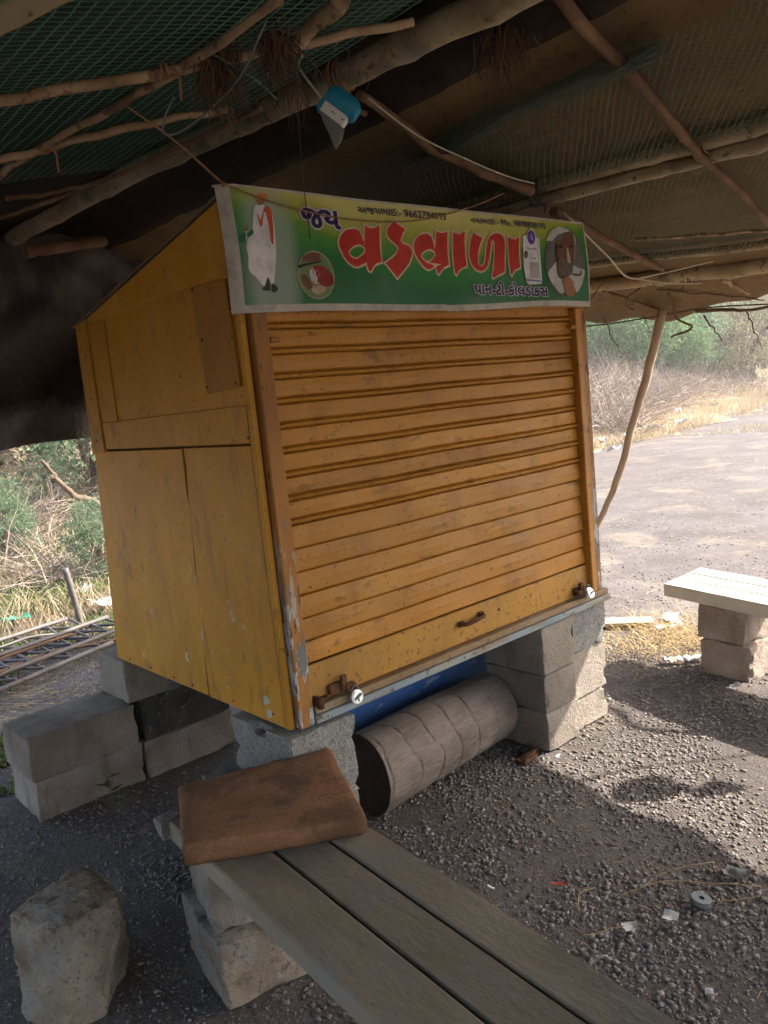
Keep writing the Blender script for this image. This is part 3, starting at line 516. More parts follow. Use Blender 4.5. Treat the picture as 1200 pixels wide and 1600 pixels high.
B = thing('shop_banner', (2.2, 2.07, 1.9), 'green flex shop banner with red Gujarati lettering across the kiosk front', 'banner')
BX0, BX1 = 1.336, 3.098
def bz0(x): return 1.897+.012*(x-BX0)/1.77+.006*math.sin((x-1.3)*5.2)*(1 if x > 2.2 else .5)
def bz1(x): return 2.236-.004*math.sin((x-BX0)*math.pi/1.77)
def by(x, z):
    t = (z-1.9)/.34
    return 2.066-.006*math.sin(t*3.1)+.004*math.sin(x*4.1+z*6)+.0025*math.sin(x*11-z*14)-.006*(1-t)**2+.02*max(0, (1.36-x)/.04)**2
def sheet(name, x0, x1, f0, f1, nx, nz, material, dy, parent):
    V = []; F = []
    for i in range(nx+1):
        for j in range(nz+1):
            x = x0+(x1-x0)*i/nx; z = f0(x)+(f1(x)-f0(x))*j/nz; V.append((x, by(x, z)-dy, z))
    me = bpy.data.meshes.new(name); me.from_pydata(V, [], [tuple(r) for r in grid_faces(nx+1, nz+1)]); me.update()
    return finish(name, me, material, parent, True)
def banner_mat():
    m = bpy.data.materials.new('printed_flex'); m.use_nodes = True; nt = m.node_tree; N = nt.nodes; L = nt.links
    b = N['Principled BSDF']; b.inputs['Roughness'].default_value = .45
    tc = N.new('ShaderNodeTexCoord'); sp = N.new('ShaderNodeSeparateXYZ'); L.new(tc.outputs['Object'], sp.inputs[0])
    nz = N.new('ShaderNodeTexNoise'); nz.inputs['Scale'].default_value = 2.2; nz.inputs['Detail'].default_value = 3
    mp = N.new('ShaderNodeMapping'); mp.inputs['Scale'].default_value = (1, 1, 2.4); L.new(tc.outputs['Object'], mp.inputs[0]); L.new(mp.outputs[0], nz.inputs['Vector'])
    def mth(op, a, bb):
        n = N.new('ShaderNodeMath'); n.operation = op
        for i, q in enumerate((a, bb)):
            if isinstance(q, (int, float)): n.inputs[i].default_value = q
            else: L.new(q, n.inputs[i])
        return n.outputs[0]
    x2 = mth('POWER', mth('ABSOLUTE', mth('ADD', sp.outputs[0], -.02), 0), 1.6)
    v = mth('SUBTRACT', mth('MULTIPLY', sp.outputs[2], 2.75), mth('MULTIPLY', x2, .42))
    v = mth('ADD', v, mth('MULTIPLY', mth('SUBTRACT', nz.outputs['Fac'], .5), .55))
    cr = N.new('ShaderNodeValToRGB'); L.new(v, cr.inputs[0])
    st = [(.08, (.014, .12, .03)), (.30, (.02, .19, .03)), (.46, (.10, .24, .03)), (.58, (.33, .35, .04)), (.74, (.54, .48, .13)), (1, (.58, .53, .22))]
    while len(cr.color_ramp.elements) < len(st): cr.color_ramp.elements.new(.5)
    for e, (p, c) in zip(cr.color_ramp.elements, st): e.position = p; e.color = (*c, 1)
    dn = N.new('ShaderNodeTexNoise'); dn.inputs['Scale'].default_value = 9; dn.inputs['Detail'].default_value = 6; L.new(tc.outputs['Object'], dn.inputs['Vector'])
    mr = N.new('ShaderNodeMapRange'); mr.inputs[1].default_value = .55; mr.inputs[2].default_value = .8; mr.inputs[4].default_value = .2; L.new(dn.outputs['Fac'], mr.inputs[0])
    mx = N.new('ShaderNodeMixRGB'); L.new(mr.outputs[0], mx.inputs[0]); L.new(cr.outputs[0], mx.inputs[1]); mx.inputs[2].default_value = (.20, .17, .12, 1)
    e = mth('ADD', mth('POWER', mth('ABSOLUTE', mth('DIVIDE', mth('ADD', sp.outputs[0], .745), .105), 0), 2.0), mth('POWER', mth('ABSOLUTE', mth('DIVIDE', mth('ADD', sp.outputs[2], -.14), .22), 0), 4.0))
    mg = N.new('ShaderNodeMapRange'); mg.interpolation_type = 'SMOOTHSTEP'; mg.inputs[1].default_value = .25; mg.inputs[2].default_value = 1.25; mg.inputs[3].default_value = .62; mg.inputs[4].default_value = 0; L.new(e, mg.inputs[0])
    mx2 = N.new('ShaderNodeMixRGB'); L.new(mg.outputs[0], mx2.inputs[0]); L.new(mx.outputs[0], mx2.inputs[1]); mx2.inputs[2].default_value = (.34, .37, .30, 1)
    L.new(mx2.outputs[0], b.inputs['Base Color'])
    return m
M['flex'] = banner_mat()
def ink(name, c, r=.5): M[name] = mat(name, [tuple(q*.72 for q in c), c, tuple(min(.8, q*1.12) for q in c)], 26, 6, r, 0)
ink('hem_white', (.44, .395, .32)); ink('print_red', (.46, .035, .02)); ink('print_cream', (.60, .46, .30)); ink('print_navy', (.028, .02, .075)); ink('print_lilac', (.55, .50, .52))
ink('print_white', (.62, .58, .56)); ink('print_glow', (.30, .38, .30)); ink('print_skin', (.30, .13, .06)); ink('print_orange', (.55, .20, .05)); ink('print_scarf', (.50, .085, .03))
ink('print_teal', (.02, .13, .09)); ink('print_dark', (.045, .03, .022)); ink('print_brown', (.17, .075, .04)); ink('print_maroon', (.26, .03, .03)); ink('print_sand', (.42, .33, .22))
ink('print_purple', (.12, .05, .28)); ink('print_grey', (.36, .34, .31)); ink('print_greydark', (.13, .12, .11)); ink('print_food', (.16, .22, .09)); ink('print_turban', (.46, .44, .38)); ink('print_beard', (.15, .115, .09))
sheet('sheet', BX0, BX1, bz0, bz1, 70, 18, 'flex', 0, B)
sheet('hem', BX0-.014, BX1, lambda x: bz0(x)-.022, bz0, 70, 2, 'hem_white', .0006, B)
sheet('hem', BX0-.026, BX0+.006, lambda x: bz0(x)-.02, lambda x: bz1(x)+.006, 6, 18, 'hem_white', .0016, B)
sheet('hem', BX0-.03, BX1, bz1, lambda x: bz1(x)+.007, 70, 1, 'hem_white', .0004, B)
sheet('hem', BX1-.006, BX1+.003, bz0, bz1, 2, 18, 'hem_white', .0012, B)
bm = bmesh.new(); bmesh.ops.create_uvsphere(bm, u_segments=8, v_segments=6, radius=.008, matrix=Matrix.Translation((1.322, 2.064, 2.236)))
from_bm('knot', bm, 'rope', B)
def smoothpoly(p, k=3):
    n = len(p); out = []
    for i in range(n):
        a, b, c, d = [Vector((*p[(i+j-1) % n], 0)) for j in range(4)]
        for q in range(k):
            t = q/k; out.append(.5*((2*b)+(c-a)*t+(2*a-5*b+4*c-d)*t*t+(3*b-a-3*c+d)*t**3))
    return [(v.x, v.y) for v in out]
def curve_mesh(cu):
    o = bpy.data.objects.new('tmp', cu); COL.objects.link(o)
    dg = bpy.context.evaluated_depsgraph_get(); me = bpy.data.meshes.new_from_object(o.evaluated_get(dg))
    bpy.data.objects.remove(o); return me
def print_mesh(name, me, layer, material, parent, box_=None):
    co = np.zeros(len(me.vertices)*3); me.vertices.foreach_get('co', co); co = co.reshape(-1, 3)
    out = np.stack([co[:, 0], [by(a, b)-.0012-.0009*layer for a, b in co[:, :2]], co[:, 1]], -1)
    me.vertices.foreach_set('co', out.ravel().astype(np.float32)); me.materials.clear()
    return finish(name, me, material, parent)
def flat(name, polys, layer, material, parent=None, offset=0.0, smooth=False):
    cu = bpy.data.curves.new(name, 'CURVE'); cu.dimensions = '2D'; cu.fill_mode = 'BOTH'; cu.offset = offset
    for p in polys:
        if smooth: p = smoothpoly(p)
        s = cu.splines.new('POLY'); s.points.add(len(p)-1); s.use_cyclic_u = True
        for q, (a, b) in zip(s.points, p): q.co = (a, b, 0, 1)
    return print_mesh(name, curve_mesh(cu), layer, material, parent or B)
def grow(p, d):
    """polygon pushed outward by d"""
    n = len(p); A = sum(p[i][0]*p[(i+1) % n][1]-p[(i+1) % n][0]*p[i][1] for i in range(n)); sg = 1 if A > 0 else -1; out = []
    for i in range(n):
        a, b, c = Vector(p[i-1]), Vector(p[i]), Vector(p[(i+1) % n])
        e0 = (b-a).normalized(); e1 = (c-b).normalized()
        n0 = Vector((e0.y, -e0.x))*sg; n1 = Vector((e1.y, -e1.x))*sg
        m = (n0+n1); m = m.normalized() if m.length > 1e-4 else n0
        out.append(tuple(b+m*d/max(.55, m.dot(n0))))
    return out
for polys in BANNER['title']:
    l = flat('lettering', polys, 3, 'print_red')
    flat('letter_outline', [grow(p, .0062 if i == 0 else -.0055) for i, p in enumerate(polys)], 2, 'print_cream', l)
def text(body, x0, x1, z0, z1, dz, layer, material, outline=None, bold=.0):
    """fit a line of text into a box; dz = rise from left to right"""
    def build(depth, fill='FRONT'):
        cu = bpy.data.curves.new('t', 'FONT'); cu.body = body; cu.size = 1; cu.resolution_u = 2; cu.fill_mode = fill
        if depth: cu.bevel_depth = depth; cu.bevel_resolution = 0; cu.fill_mode = fill
        return curve_mesh(cu)
    ref = build(0); bmr = bmesh.new(); bmr.from_mesh(ref); bmesh.ops.remove_doubles(bmr, verts=bmr.verts[:], dist=1e-5); bmr.to_mesh(ref); bmr.free(); c = np.array([v.co[:2] for v in ref.vertices]); lo, hi = c.min(0), c.max(0)
    def fit(me):
        for v in me.vertices:
            u = (v.co.x-lo[0])/(hi[0]-lo[0]); w = (v.co.y-lo[1])/(hi[1]-lo[1])
            v.co = (x0+(x1-x0)*u, z0+(z1-z0)*w+dz*u, 0)
        return me
    o = print_mesh('lettering', fit(build(0)), layer, material, B)
    def stroke(d, lay, m_, nm):
        # contour of the glyphs swept with a pen of half-width d
        bmx = bmesh.new(); bmx.from_mesh(ref)
        ed = [(e.verts[0].co.copy(), e.verts[1].co.copy()) for e in bmx.edges if len(e.link_faces) == 1]; bmx.free()
        V = []; F = []
        for a, b in ed:
            t = (b-a); 
            if t.length < 1e-5: continue
            t = t.normalized()*d; n_ = Vector((-t.y, t.x, 0)); k = len(V)
            V += [a-t*.6+n_*.7, a-t, a-t*.6-n_*.7, a-n_, b-n_, b+t*.6-n_*.7, b+t, b+t*.6+n_*.7, b+n_, a+n_]
            F.append(tuple(range(k, k+10)))
        me = bpy.data.meshes.new(nm); me.from_pydata([tuple(v) for v in V], [], F); me.update()
        return print_mesh(nm, fit(me), lay, m_, o)
    if bold: stroke(bold, layer, material, 'letter_weight')
    if outline: stroke(outline, layer-.6, 'print_lilac', 'letter_outline')
    return o
text('જય', 1.586, 1.736, 2.136, 2.190, .0, 4, 'print_navy', .085, .035)
text('અજયભાઇ:- 9662794093', 1.823, 2.231, 2.192, 2.2175, .002, 4, 'print_navy', None, .012)
text('નગાભાઇ:- Mo. 9898808192', 2.364, 2.820, 2.193, 2.2165, .004, 4, 'print_navy', None, .012)
tl = text('પાન-ટી-કોલડાકસ', 2.348, 2.792, 1.936, 1.984, -.006, 4, 'print_navy', .085, .03)
flat('letter_mark', [[(2.652, 1.922), (2.660, 1.938), (2.668, 1.922), (2.664, 1.921), (2.660, 1.930), (2.656, 1.921)]], 4, 'print_navy', tl)
# the standing man in white, printed at the left
mp_ = flat('picture', [BANNER['man_white']], 1, 'print_white', smooth=True)
for k, m_ in (('man_face', 'print_skin'), ('man_turban', 'print_orange'), ('man_scarf', 'print_scarf'), ('man_bag', 'print_teal'), ('man_stick', 'print_sand'), ('man_hand', 'print_brown'), ('man_shoeL', 'print_dark'), ('man_shoeR', 'print_dark')):
    flat(k.replace('man_', '').replace('shoeL', 'shoe').replace('shoeR', 'shoe'), [BANNER[k]], 2, m_, mp_, smooth=k not in ('man_bag',))
fp = flat('picture', [BANNER['food_rim']], 0.6, 'print_sand')
for i, (k, m_, nm) in enumerate((('food_base', 'print_food', 'plate'), ('food_top', 'print_brown', 'spice_bowl'), ('food_dark', 'print_dark', 'betel_leaf'), ('food_red2', 'print_brown', 'betel_mix'), ('food_red', 'print_maroon', 'cherry_mix'), ('food_white', 'print_white', 'coconut_flakes'), ('food_yel', 'print_sand', 'fennel_seeds'))):
    flat(nm, [BANNER[k]], 1+.5*i, m_, fp, smooth=i > 0)
fx = np.array(BANNER['food_base']); fc = fx.mean(0)
bm = bmesh.new()
for q in range(46):
    a = rnd.uniform(0, 6.28); r_ = math.sqrt(rnd.random())*.62; x = fc[0]+math.cos(a)*r_*.042; z = fc[1]-.012+math.sin(a)*r_*.055
    s_ = rnd.uniform(.0012, .0034); vs = [bm.verts.new((x+math.cos(t+a)*s_, by(x, z)-.0058, z+math.sin(t+a)*s_*1.4)) for t in (0, 1.5, 3, 4.6)]; bm.faces.new(vs)
from_bm('sprinkles', bm, mat('print_sprinkles', [(.5, .4, .3), (.3, .05, .04), (.5, .2, .06), (.12, .05, .03)], island=True, bump=0), fp)
cp = flat('payment_card', [BANNER['card']], 3, 'print_white', smooth=False)
flat('card_logo', [BANNER['card_circle']], 4, 'print_purple', cp)
def small(body, x0, x1, z0, z1, material, layer, parent):
    cu = bpy.data.curves.new('t', 'FONT'); cu.body = body; cu.size = 1; cu.resolution_u = 1; cu.offset = .015; me = curve_mesh(cu)
    c = np.array([v.co[:2] for v in me.vertices]); lo, hi = c.min(0), c.max(0)
    for v in me.vertices: v.co = (x0+(x1-x0)*(v.co.x-lo[0])/(hi[0]-lo[0]), z0+(z1-z0)*(v.co.y-lo[1])/(hi[1]-lo[1]), 0)
    return print_mesh('lettering', me, layer, material, parent)
small('પે', 2.703, 2.720, 2.146, 2.172, 'print_white', 5, cp)
small('PhonePe', 2.673, 2.741, 2.110, 2.119, 'print_purple', 4, cp)
flat('card_panel', [BANNER['card_qr']], 4, 'print_grey', cp); flat('card_bar', [BANNER['card_bar']], 4, 'print_purple', cp); flat('card_line', [BANNER['card_dash']], 4, 'print_greydark', cp)
flat('card_face', [BANNER['card_face']], 4, 'print_dark', cp); flat('card_face_skin', [BANNER['card_faceskin']], 4.6, 'print_skin', cp)
# the oval portrait at the right (shapes trimmed to the oval)
OV = np.array(BANNER['oval']); oc = OV.mean(0); orx = np.ptp(OV[:, 0])/2; orz = np.ptp(OV[:, 1])/2
def clip_oval(p):
    out = []
    for a, b in smoothpoly(p):
        r_ = math.hypot((a-oc[0])/orx, (b-oc[1])/orz)
        out.append((a, b) if r_ <= 1 else (oc[0]+(a-oc[0])/r_, oc[1]+(b-oc[1])/r_))
    return out
pp = flat('picture', [BANNER['oval']], 2, 'print_greydark')
for i, (k, m_, nm) in enumerate((('por_turban', 'print_turban', 'turban'), ('por_face', 'print_brown', 'face'), ('por_shirt', 'print_turban', 'shirt'), ('por_shadow', 'print_dark', 'cheek_hollow'), ('por_hair', 'print_grey', 'turban_tail'), ('por_beard', 'print_beard', 'beard'),
        ('por_nose', 'print_sand', 'nose'), ('por_eyeL', 'print_dark', 'eye'), ('por_eyeR', 'print_dark', 'eye'), ('por_hand', 'print_skin', 'hand'), ('por_band', 'print_dark', 'pocket_edge'))):
    flat(nm, [clip_oval(BANNER[k])], 2.6+.45*i, m_, pp)

# ------------------------------------------------------------------ stone piers under the kiosk
stone('stone_block', 2.635, 2.862, 2.090, 2.42, .0, .172, 'stone', 'pale stone block at the foot of the pier, against the log end', seed=1, amp=.004)
stone('stone_block', 2.637, 2.858, 2.093, 2.42, .174, .343, 'stone', 'pale stone block in the middle course of the pier beside the log', seed=2, amp=.004)
stone('stone_block', 2.640, 2.872, 2.093, 2.43, .345, .556, 'stone', 'pale stone block topping the pier, against the blue board', seed=3, amp=.004)
stone('stone_block', 2.868, 3.135, 2.118, 2.46, .0, .150, 'stone', 'sunlit stone block at the ground on the outer corner of the right pier', seed=4, amp=.009, bev=.02)
stone('stone_block', 2.876, 3.130, 2.112, 2.44, .152, .372, 'stone', 'stone block in the middle of the outer right pier with a sunlit edge', seed=5, amp=.005)
stone('stone_block', 2.874, 3.128, 2.100, 2.44, .374, .556, 'stone_grey', 'grey granular block under the right end of the shutter sill', seed=6, amp=.006, bev=.02)
stone('stone_block', 1.315, 1.574, 2.062, 2.42, .285, .557, 'stone_grey', 'grey granular concrete block under the left front corner of the kiosk', seed=7, amp=.008, bev=.03)
stone('stone_block', 1.29, 1.575, 2.08, 2.45, .0, .283, 'stone_brown', 'low brown block under the grey corner block, half hidden by the brown foam pad', seed=8, amp=.008)
stone('stone_block', 1.345, 1.545, 3.375, 3.66, .366, .560, 'stone', 'small stone block under the back left corner of the kiosk', seed=9, amp=.006)
stone('stone_block', 1.392, 1.84, 3.372, 3.62, .176, .364, 'stone_dark', 'dark stone block under the back of the kiosk', seed=10, amp=.008)
stone('stone_block', 1.385, 1.84, 3.365, 3.66, .0, .174, 'stone_brown', 'brown stone slab on the ground beneath the dark block', seed=11, amp=.008)
stone('stone_block', .895, 1.362, 3.355, 3.69, .183, .368, 'stone_brown', 'long brown stone block on top of the seat-high stack left of the kiosk', seed=12, amp=.005, lean=(0, -.06))
stone('stone_block', .905, 1.368, 3.372, 3.69, .0, .181, 'stone_brown', 'long brown stone block at the bottom of the stack left of the kiosk', seed=13, amp=.006, lean=(.03, -.05))
stone('stone_block', 2.70, 3.13, 3.10, 3.42, .0, .556, 'stone', 'tall stone block under the hidden back right corner of the kiosk', seed=14)
# two courses hidden behind the left pier front
stone('loose_stone', 1.19, 1.33, 2.33, 2.45, .24, .375, 'stone_grey', 'small whitish stone chip lodged beside the grey corner block', 'stone', seed=21, amp=.014, bev=.03, cuts=3)
stone('loose_stone', 1.14, 1.34, 2.30, 2.48, .0, .238, 'stone_dark', 'dark stone under the whitish stone chip', 'stone', seed=22, amp=.012, cuts=3)

# blue board behind the log
BB = thing('blue_board', (2.2, 2.56, 0), 'worn blue painted board standing behind the log under the kiosk', 'board')
bxo('board', 1.72, 2.84, 2.555, 2.58, .0, .50, 'blue', BB)
bxo('board_rail', 1.72, 2.84, 2.535, 2.5545, .46, .50, 'blue', BB)

# palm log
LG = thing('palm_log', (2.2, 2.34, 0), 'grey ringed palm trunk log lying on gravel under the shutter', 'log')
bm = bmesh.new(); nl, ns = 150, 48; x0, x1 = 1.80, 2.628; rings = []
for i in range(nl+1):
    x = x0+(x1-x0)*i/nl; ring = []
    for k in range(ns):
        th = 2*math.pi*k/ns
        xx = x+.012*math.sin(th+1.0)+.02*noise.noise(Vector((math.cos(th)*1.2, math.sin(th)*1.2, 3)))
        ph = ((xx-1.80)/.135+.45*noise.noise(Vector((xx*2.2, math.cos(th)*.9, math.sin(th)*.9)))+.10*math.sin(th+.6)) % 1
        r = .163*(1-.085*(xx-1.8))+.0015*ph-.007*math.exp(-((ph-.02)/.022)**2)-.004*math.exp(-((ph-.98)/.02)**2)+.006*noise.noise(Vector((xx*2, math.cos(th)*1.1+5, math.sin(th)*1.1)))+.004*noise.noise(Vector((xx*4, math.cos(th)*2, math.sin(th)*2)))+.0012*noise.noise(Vector((xx*30, math.cos(th)*6, math.sin(th)*6)))
        ring.append(bm.verts.new((x+.010*math.sin(th+1), 2.335+.055*(i/nl)+math.cos(th)*r, max(.004, .161-.008*i/nl+math.sin(th)*r))))
    rings.append(ring)
for i in range(nl):
    for k in range(ns): bm.faces.new((rings[i][k], rings[i][(k+1) % ns], rings[i+1][(k+1) % ns], rings[i+1][k]))
from_bm('bark', bm, 'bark', LG, True)
bm = bmesh.new(); rr = []
for q, (rf, dx) in enumerate(((.985, .0), (.93, .012), (.6, .03), (.3, .036))):
    rr.append([bm.verts.new((x0+dx+.010*math.sin(2*math.pi*k/ns+1)+.004*noise.noise(Vector((k, q*3, 1))), 2.335+math.cos(2*math.pi*k/ns)*.163*rf, max(.005, .161+math.sin(2*math.pi*k/ns)*.163*rf))) for k in range(ns)])
for q in range(3):
    for k in range(ns): bm.faces.new((rr[q][k], rr[q+1][k], rr[q+1][(k+1) % ns], rr[q][(k+1) % ns]))
bm.faces.new(rr[-1]); from_bm('cut_end', bm, 'log_end', LG, True)
# pieces of brick by the pier foot
stone('brick_piece', 2.475, 2.60, 2.105, 2.15, .0, .026, 'rust', 'small brown chunk of brick between the log and the pier foot', 'brick', seed=31, amp=.008, cuts=3, rz=.2)

# ------------------------------------------------------------------ benches
def plank(name, x0, x1, y0, y1, z0, z1, material, parent, skewx=0.0, seed=0, bev=.006):
    bm = bmesh.new(); n = 26; prof = [(x0+bev, z1), (x0, z1-bev), (x0, z0), (x1, z0), (x1, z1-bev), (x1-bev, z1)]
    rg = []
    for i in range(n+1):
        y = y0+(y1-y0)*i/n; sh = skewx*(y-y1)
        rg.append([bm.verts.new((a+sh+.0015*noise.noise(Vector((y*7, a*31, seed))), y, b+.0012*noise.noise(Vector((y*5, a*17, seed+4))))) for a, b in prof])
    for i in range(n):
        for k in range(6): bm.faces.new((rg[i][k], rg[i][(k+1) % 6], rg[i+1][(k+1) % 6], rg[i+1][k]))
    bm.faces.new(rg[0]); bm.faces.new(rg[-1][::-1])
    return from_bm(name, bm, material, parent)
BE = thing('bench', (1.06, 1.3, .44), 'low grey cement bench of three slats holding the brown foam pad', 'bench')
s_ = .088
plank('plank', .9125, 1.0555, .42, 2.13, .385, .44, 'cement', BE, s_, 1); plank('plank', 1.0605, 1.1885, .40, 2.12, .385, .439, 'cement', BE, s_, 2); plank('plank', 1.1935, 1.3105, .42, 2.13, .386, .4405, 'cement', BE, s_, 3)
bm = bmesh.new(); 
for a, b in ((.93, 1.29),):
    box(bm, a-.02, b-.03, 1.55, 2.05, .372, .3835, .002)
from_bm('underside', bm, 'cement', BE)
stone('stone_block', .925, 1.19, 1.86, 2.12, .192, .371, 'stone', 'pale stone block directly under the end of the foam-topped bench', seed=41, amp=.008, bev=.03, rz=R(-17))
stone('stone_block', .905, 1.26, 1.815, 2.14, .0, .190, 'rock', 'rough broken stone block at the ground below the foam-topped bench', seed=42, amp=.009, bev=.02, rz=R(-10))
stone('stone_block', .82, 1.18, .45, .68, .0, .383, 'stone', 'stone block under the near end of the foam-topped bench', seed=43)
# foam pad
def foam():
    top = [(.812, 1.842, .528), (1.234, 1.600, .499), (1.436, 2.022, .512), (1.012, 2.262, .476)]
    bot = [(.825, 1.862, .4435), (1.226, 1.606, .4415), (1.425, 2.015, .4435), (1.02, 2.25, .40)]
    n = 18; bm = bmesh.new()
    def bil(q, u, v): return (Vector(q[0])*(1-u)+Vector(q[1])*u)*(1-v)+(Vector(q[3])*(1-u)+Vector(q[2])*u)*v
    nz_ = 5; L = []
    for k in range(nz_+1):
        w = k/nz_; inset = .010*((2*w-1)**4); lay = []
        for i in range(n+1):
            for j in range(n+1):
                u, v = i/n, j/n; uu = inset*2+(1-4*inset)*u; vv_ = inset*2+(1-4*inset)*v
                p = bil(bot, uu, vv_).lerp(bil(top, uu, vv_), w)
                if k == nz_: p.z += .006*math.sin(u*3)*math.sin(v*3.1)+.007*noise.noise(Vector((u*4, v*4, 2)))-.006*max(0, 1-8*min(u, v, 1-u, 1-v))
                p += noise.noise_vector(p*18)*.003
                lay.append(bm.verts.new(p))
        L.append(lay)
    g_ = lambda k, i, j: L[k][i*(n+1)+j]
    for i in range(n):
        for j in range(n):
            bm.faces.new((g_(nz_, i, j), g_(nz_, i+1, j), g_(nz_, i+1, j+1), g_(nz_, i, j+1))); bm.faces.new((g_(0, i, j), g_(0, i, j+1), g_(0, i+1, j+1), g_(0, i+1, j)))
    for k in range(nz_):
        for i in range(n):
            bm.faces.new((g_(k, i, 0), g_(k, i+1, 0), g_(k+1, i+1, 0), g_(k+1, i, 0))); bm.faces.new((g_(k, i, n), g_(k+1, i, n), g_(k+1, i+1, n), g_(k, i+1, n)))
            bm.faces.new((g_(k, 0, i), g_(k+1, 0, i), g_(k+1, 0, i+1), g_(k, 0, i+1))); bm.faces.new((g_(k, n, i), g_(k, n, i+1), g_(k+1, n, i+1), g_(k+1, n, i)))
    for v in [v for v in bm.verts if not v.link_faces]: bm.verts.remove(v)
    o = from_bm('foam_pad', bm, 'foam', None, True, (1.13, 1.93, .44))
    tag(o, 'brown stained foam seat pad lying on the end of the near bench', 'foam pad')
foam()
stone('loose_stone', .895, .955, 2.13, 2.19, .385, .44, 'stone_grey', 'small pale stone peeping out behind the brown foam pad', 'stone', seed=23, amp=.010, bev=.02, cuts=3)
# right bench in the sun
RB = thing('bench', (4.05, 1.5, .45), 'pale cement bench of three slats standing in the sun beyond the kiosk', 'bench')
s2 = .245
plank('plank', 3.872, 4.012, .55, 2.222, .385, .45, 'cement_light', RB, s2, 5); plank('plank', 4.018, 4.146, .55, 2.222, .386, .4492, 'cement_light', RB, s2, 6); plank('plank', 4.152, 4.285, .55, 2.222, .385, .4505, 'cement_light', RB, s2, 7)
stone('stone_block', 3.83, 4.12, 1.735, 2.005, .0, .186, 'stone_brown', 'brown stone block at the ground under the sunlit bench', seed=51, amp=.01, bev=.02, rz=R(-6))
stone('stone_block', 3.845, 4.13, 1.76, 2.02, .188, .384, 'stone_brown', 'brown stone block between the sunlit bench top and the block below', seed=52, amp=.01, bev=.02, rz=R(-6), lean=(.06, 0))
stone('stone_block', 3.58, 3.90, .62, .90, .0, .384, 'stone_brown', 'stone block under the far end of the sunlit bench, outside the shade', seed=53)

# foreground quarry stone at the left
def rock():
    bm = bmesh.new()
    pts = [(.478, 2.262, .0), (.525, 2.112, .0), (.635, 2.10, .0), (.790, 2.265, .0), (.745, 2.43, .0), (.56, 2.42, .0),
           (.495, 2.296, .292), (.552, 2.130, .272), (.758, 2.160, .268), (.713, 2.315, .338), (.57, 2.40, .25), (.772, 2.33, .22)]
    for p in pts: bm.verts.new(p)
    h = bmesh.ops.convex_hull(bm, input=bm.verts[:])
    for v in [v for v in bm.verts if not v.link_faces]: bm.verts.remove(v)
    bmesh.ops.triangulate(bm, faces=bm.faces[:])
    bmesh.ops.bevel(bm, geom=[e for e in bm.edges if e.calc_face_angle(0) > .3], offset=.012, segments=1, affect='EDGES')
    bmesh.ops.triangulate(bm, faces=bm.faces[:])
    for _ in range(4): bmesh.ops.subdivide_edges(bm, edges=[e for e in bm.edges if e.calc_length() > .016], cuts=1, use_grid_fill=False); bmesh.ops.triangulate(bm, faces=[f for f in bm.faces if len(f.verts) > 3])
    bmesh.ops.triangulate(bm, faces=[f for f in bm.faces if len(f.verts) > 4])
    for v in bm.verts:
        d = noise.noise_vector(v.co*8)*.005+noise.noise_vector(v.co*26)*.008+noise.noise_vector(v.co*60)*.005+noise.noise_vector(v.co*80)*.003; v.co += d
        if v.co.z < .01: v.co.z = 0
    o = from_bm('quarry_stone', bm, 'rock', None, True, (.64, 2.25, 0))
    o.data.set_sharp_from_angle(angle=R(50)); tag(o, 'big rough quarry stone standing alone on dark ground, left foreground', 'stone')
rock()

# ------------------------------------------------------------------ canopy
def zr(x, y): return 2.685-.255*(x-1.85)
def zl(x, y): return 2.665-.22*(1.85-x)
def cloth(name, fx, x0, x1, y0, y1, nx, ny, material, label, amp=.02, seed=0, sag=True, edge=None, cat='tarpaulin'):
    V = []
    for i in range(nx+1):
        for j in range(ny+1):
            x = x0+(x1-x0)*i/nx; y = y0+(y1-y0)*j/ny
            if edge: x, y = edge(x, y, i/nx, j/ny)
            z = fx(x, y)+amp*noise.noise(Vector((x*1.7+seed, y*1.7, seed)))+amp*.45*noise.noise(Vector((x*5+seed, y*5, 3)))+.25*amp*noise.noise(Vector((x*14, y*14, seed)))
            if callable(sag): z += sag(x, y)
            V.append((x, y, z))
    me = bpy.data.meshes.new(name); me.from_pydata(V, [], [tuple(r) for r in grid_faces(nx+1, ny+1)]); me.update()
    o = finish(name, me, material, None, True, (x0, y0, fx(x0, y0)))
    md = o.modifiers.new('thickness', 'SOLIDIFY'); md.thickness = .003; md.offset = 1
    return tag(o, label, cat)
def right_edge(x, y, u, v):
    # the free edge on the sunny side hangs unevenly
    k = max(0, (u-.7)/.3)
    off = float(np.interp(y, [-3, -.4, -.05, .54, .95, 1.3, 1.7], [-.1, -.13, -.11, -.04, .10, .06, 0]))+.012*math.sin(y*9)
    return x+k*off, y
def right_sag(x, y):
    k = max(0, (x-4.35)/.3); return -k*(.045+.03*math.sin(y*5.5)+.018*math.sin(y*13))-.02*math.sin((x-1.9)*3.1)**2
cloth('tarpaulin', zr, 2.0, 4.66, -2.9, 4.7, 90, 170, 'tarp', 'brown tarpaulin roof sloping down from the ridge pole to the sunny side', .022, 3, right_sag, right_edge)
cloth('plastic_sheet', lambda x, y: zl(min(x, 1.85), y)+.02-.31*max(0, x-1.80)-.012*sstep((x-1.85)/.15), -2.6, 2.12, -2.9, 4.75, 80, 150, 'black', 'black plastic roof sheet above the ridge pole and over the dark back corner', .02, 9)
cloth('shade_cloth', lambda x, y: zl(x, y)-.025, -2.55, 1.56, -2.85, 2.95, 70, 110, 'greencloth', 'dark green shade cloth roof left of the ridge pole', .025, 5, None, lambda x, y, u, v: (x-.08*math.sin(y*2.5)*u, y-.25*v*u*u))
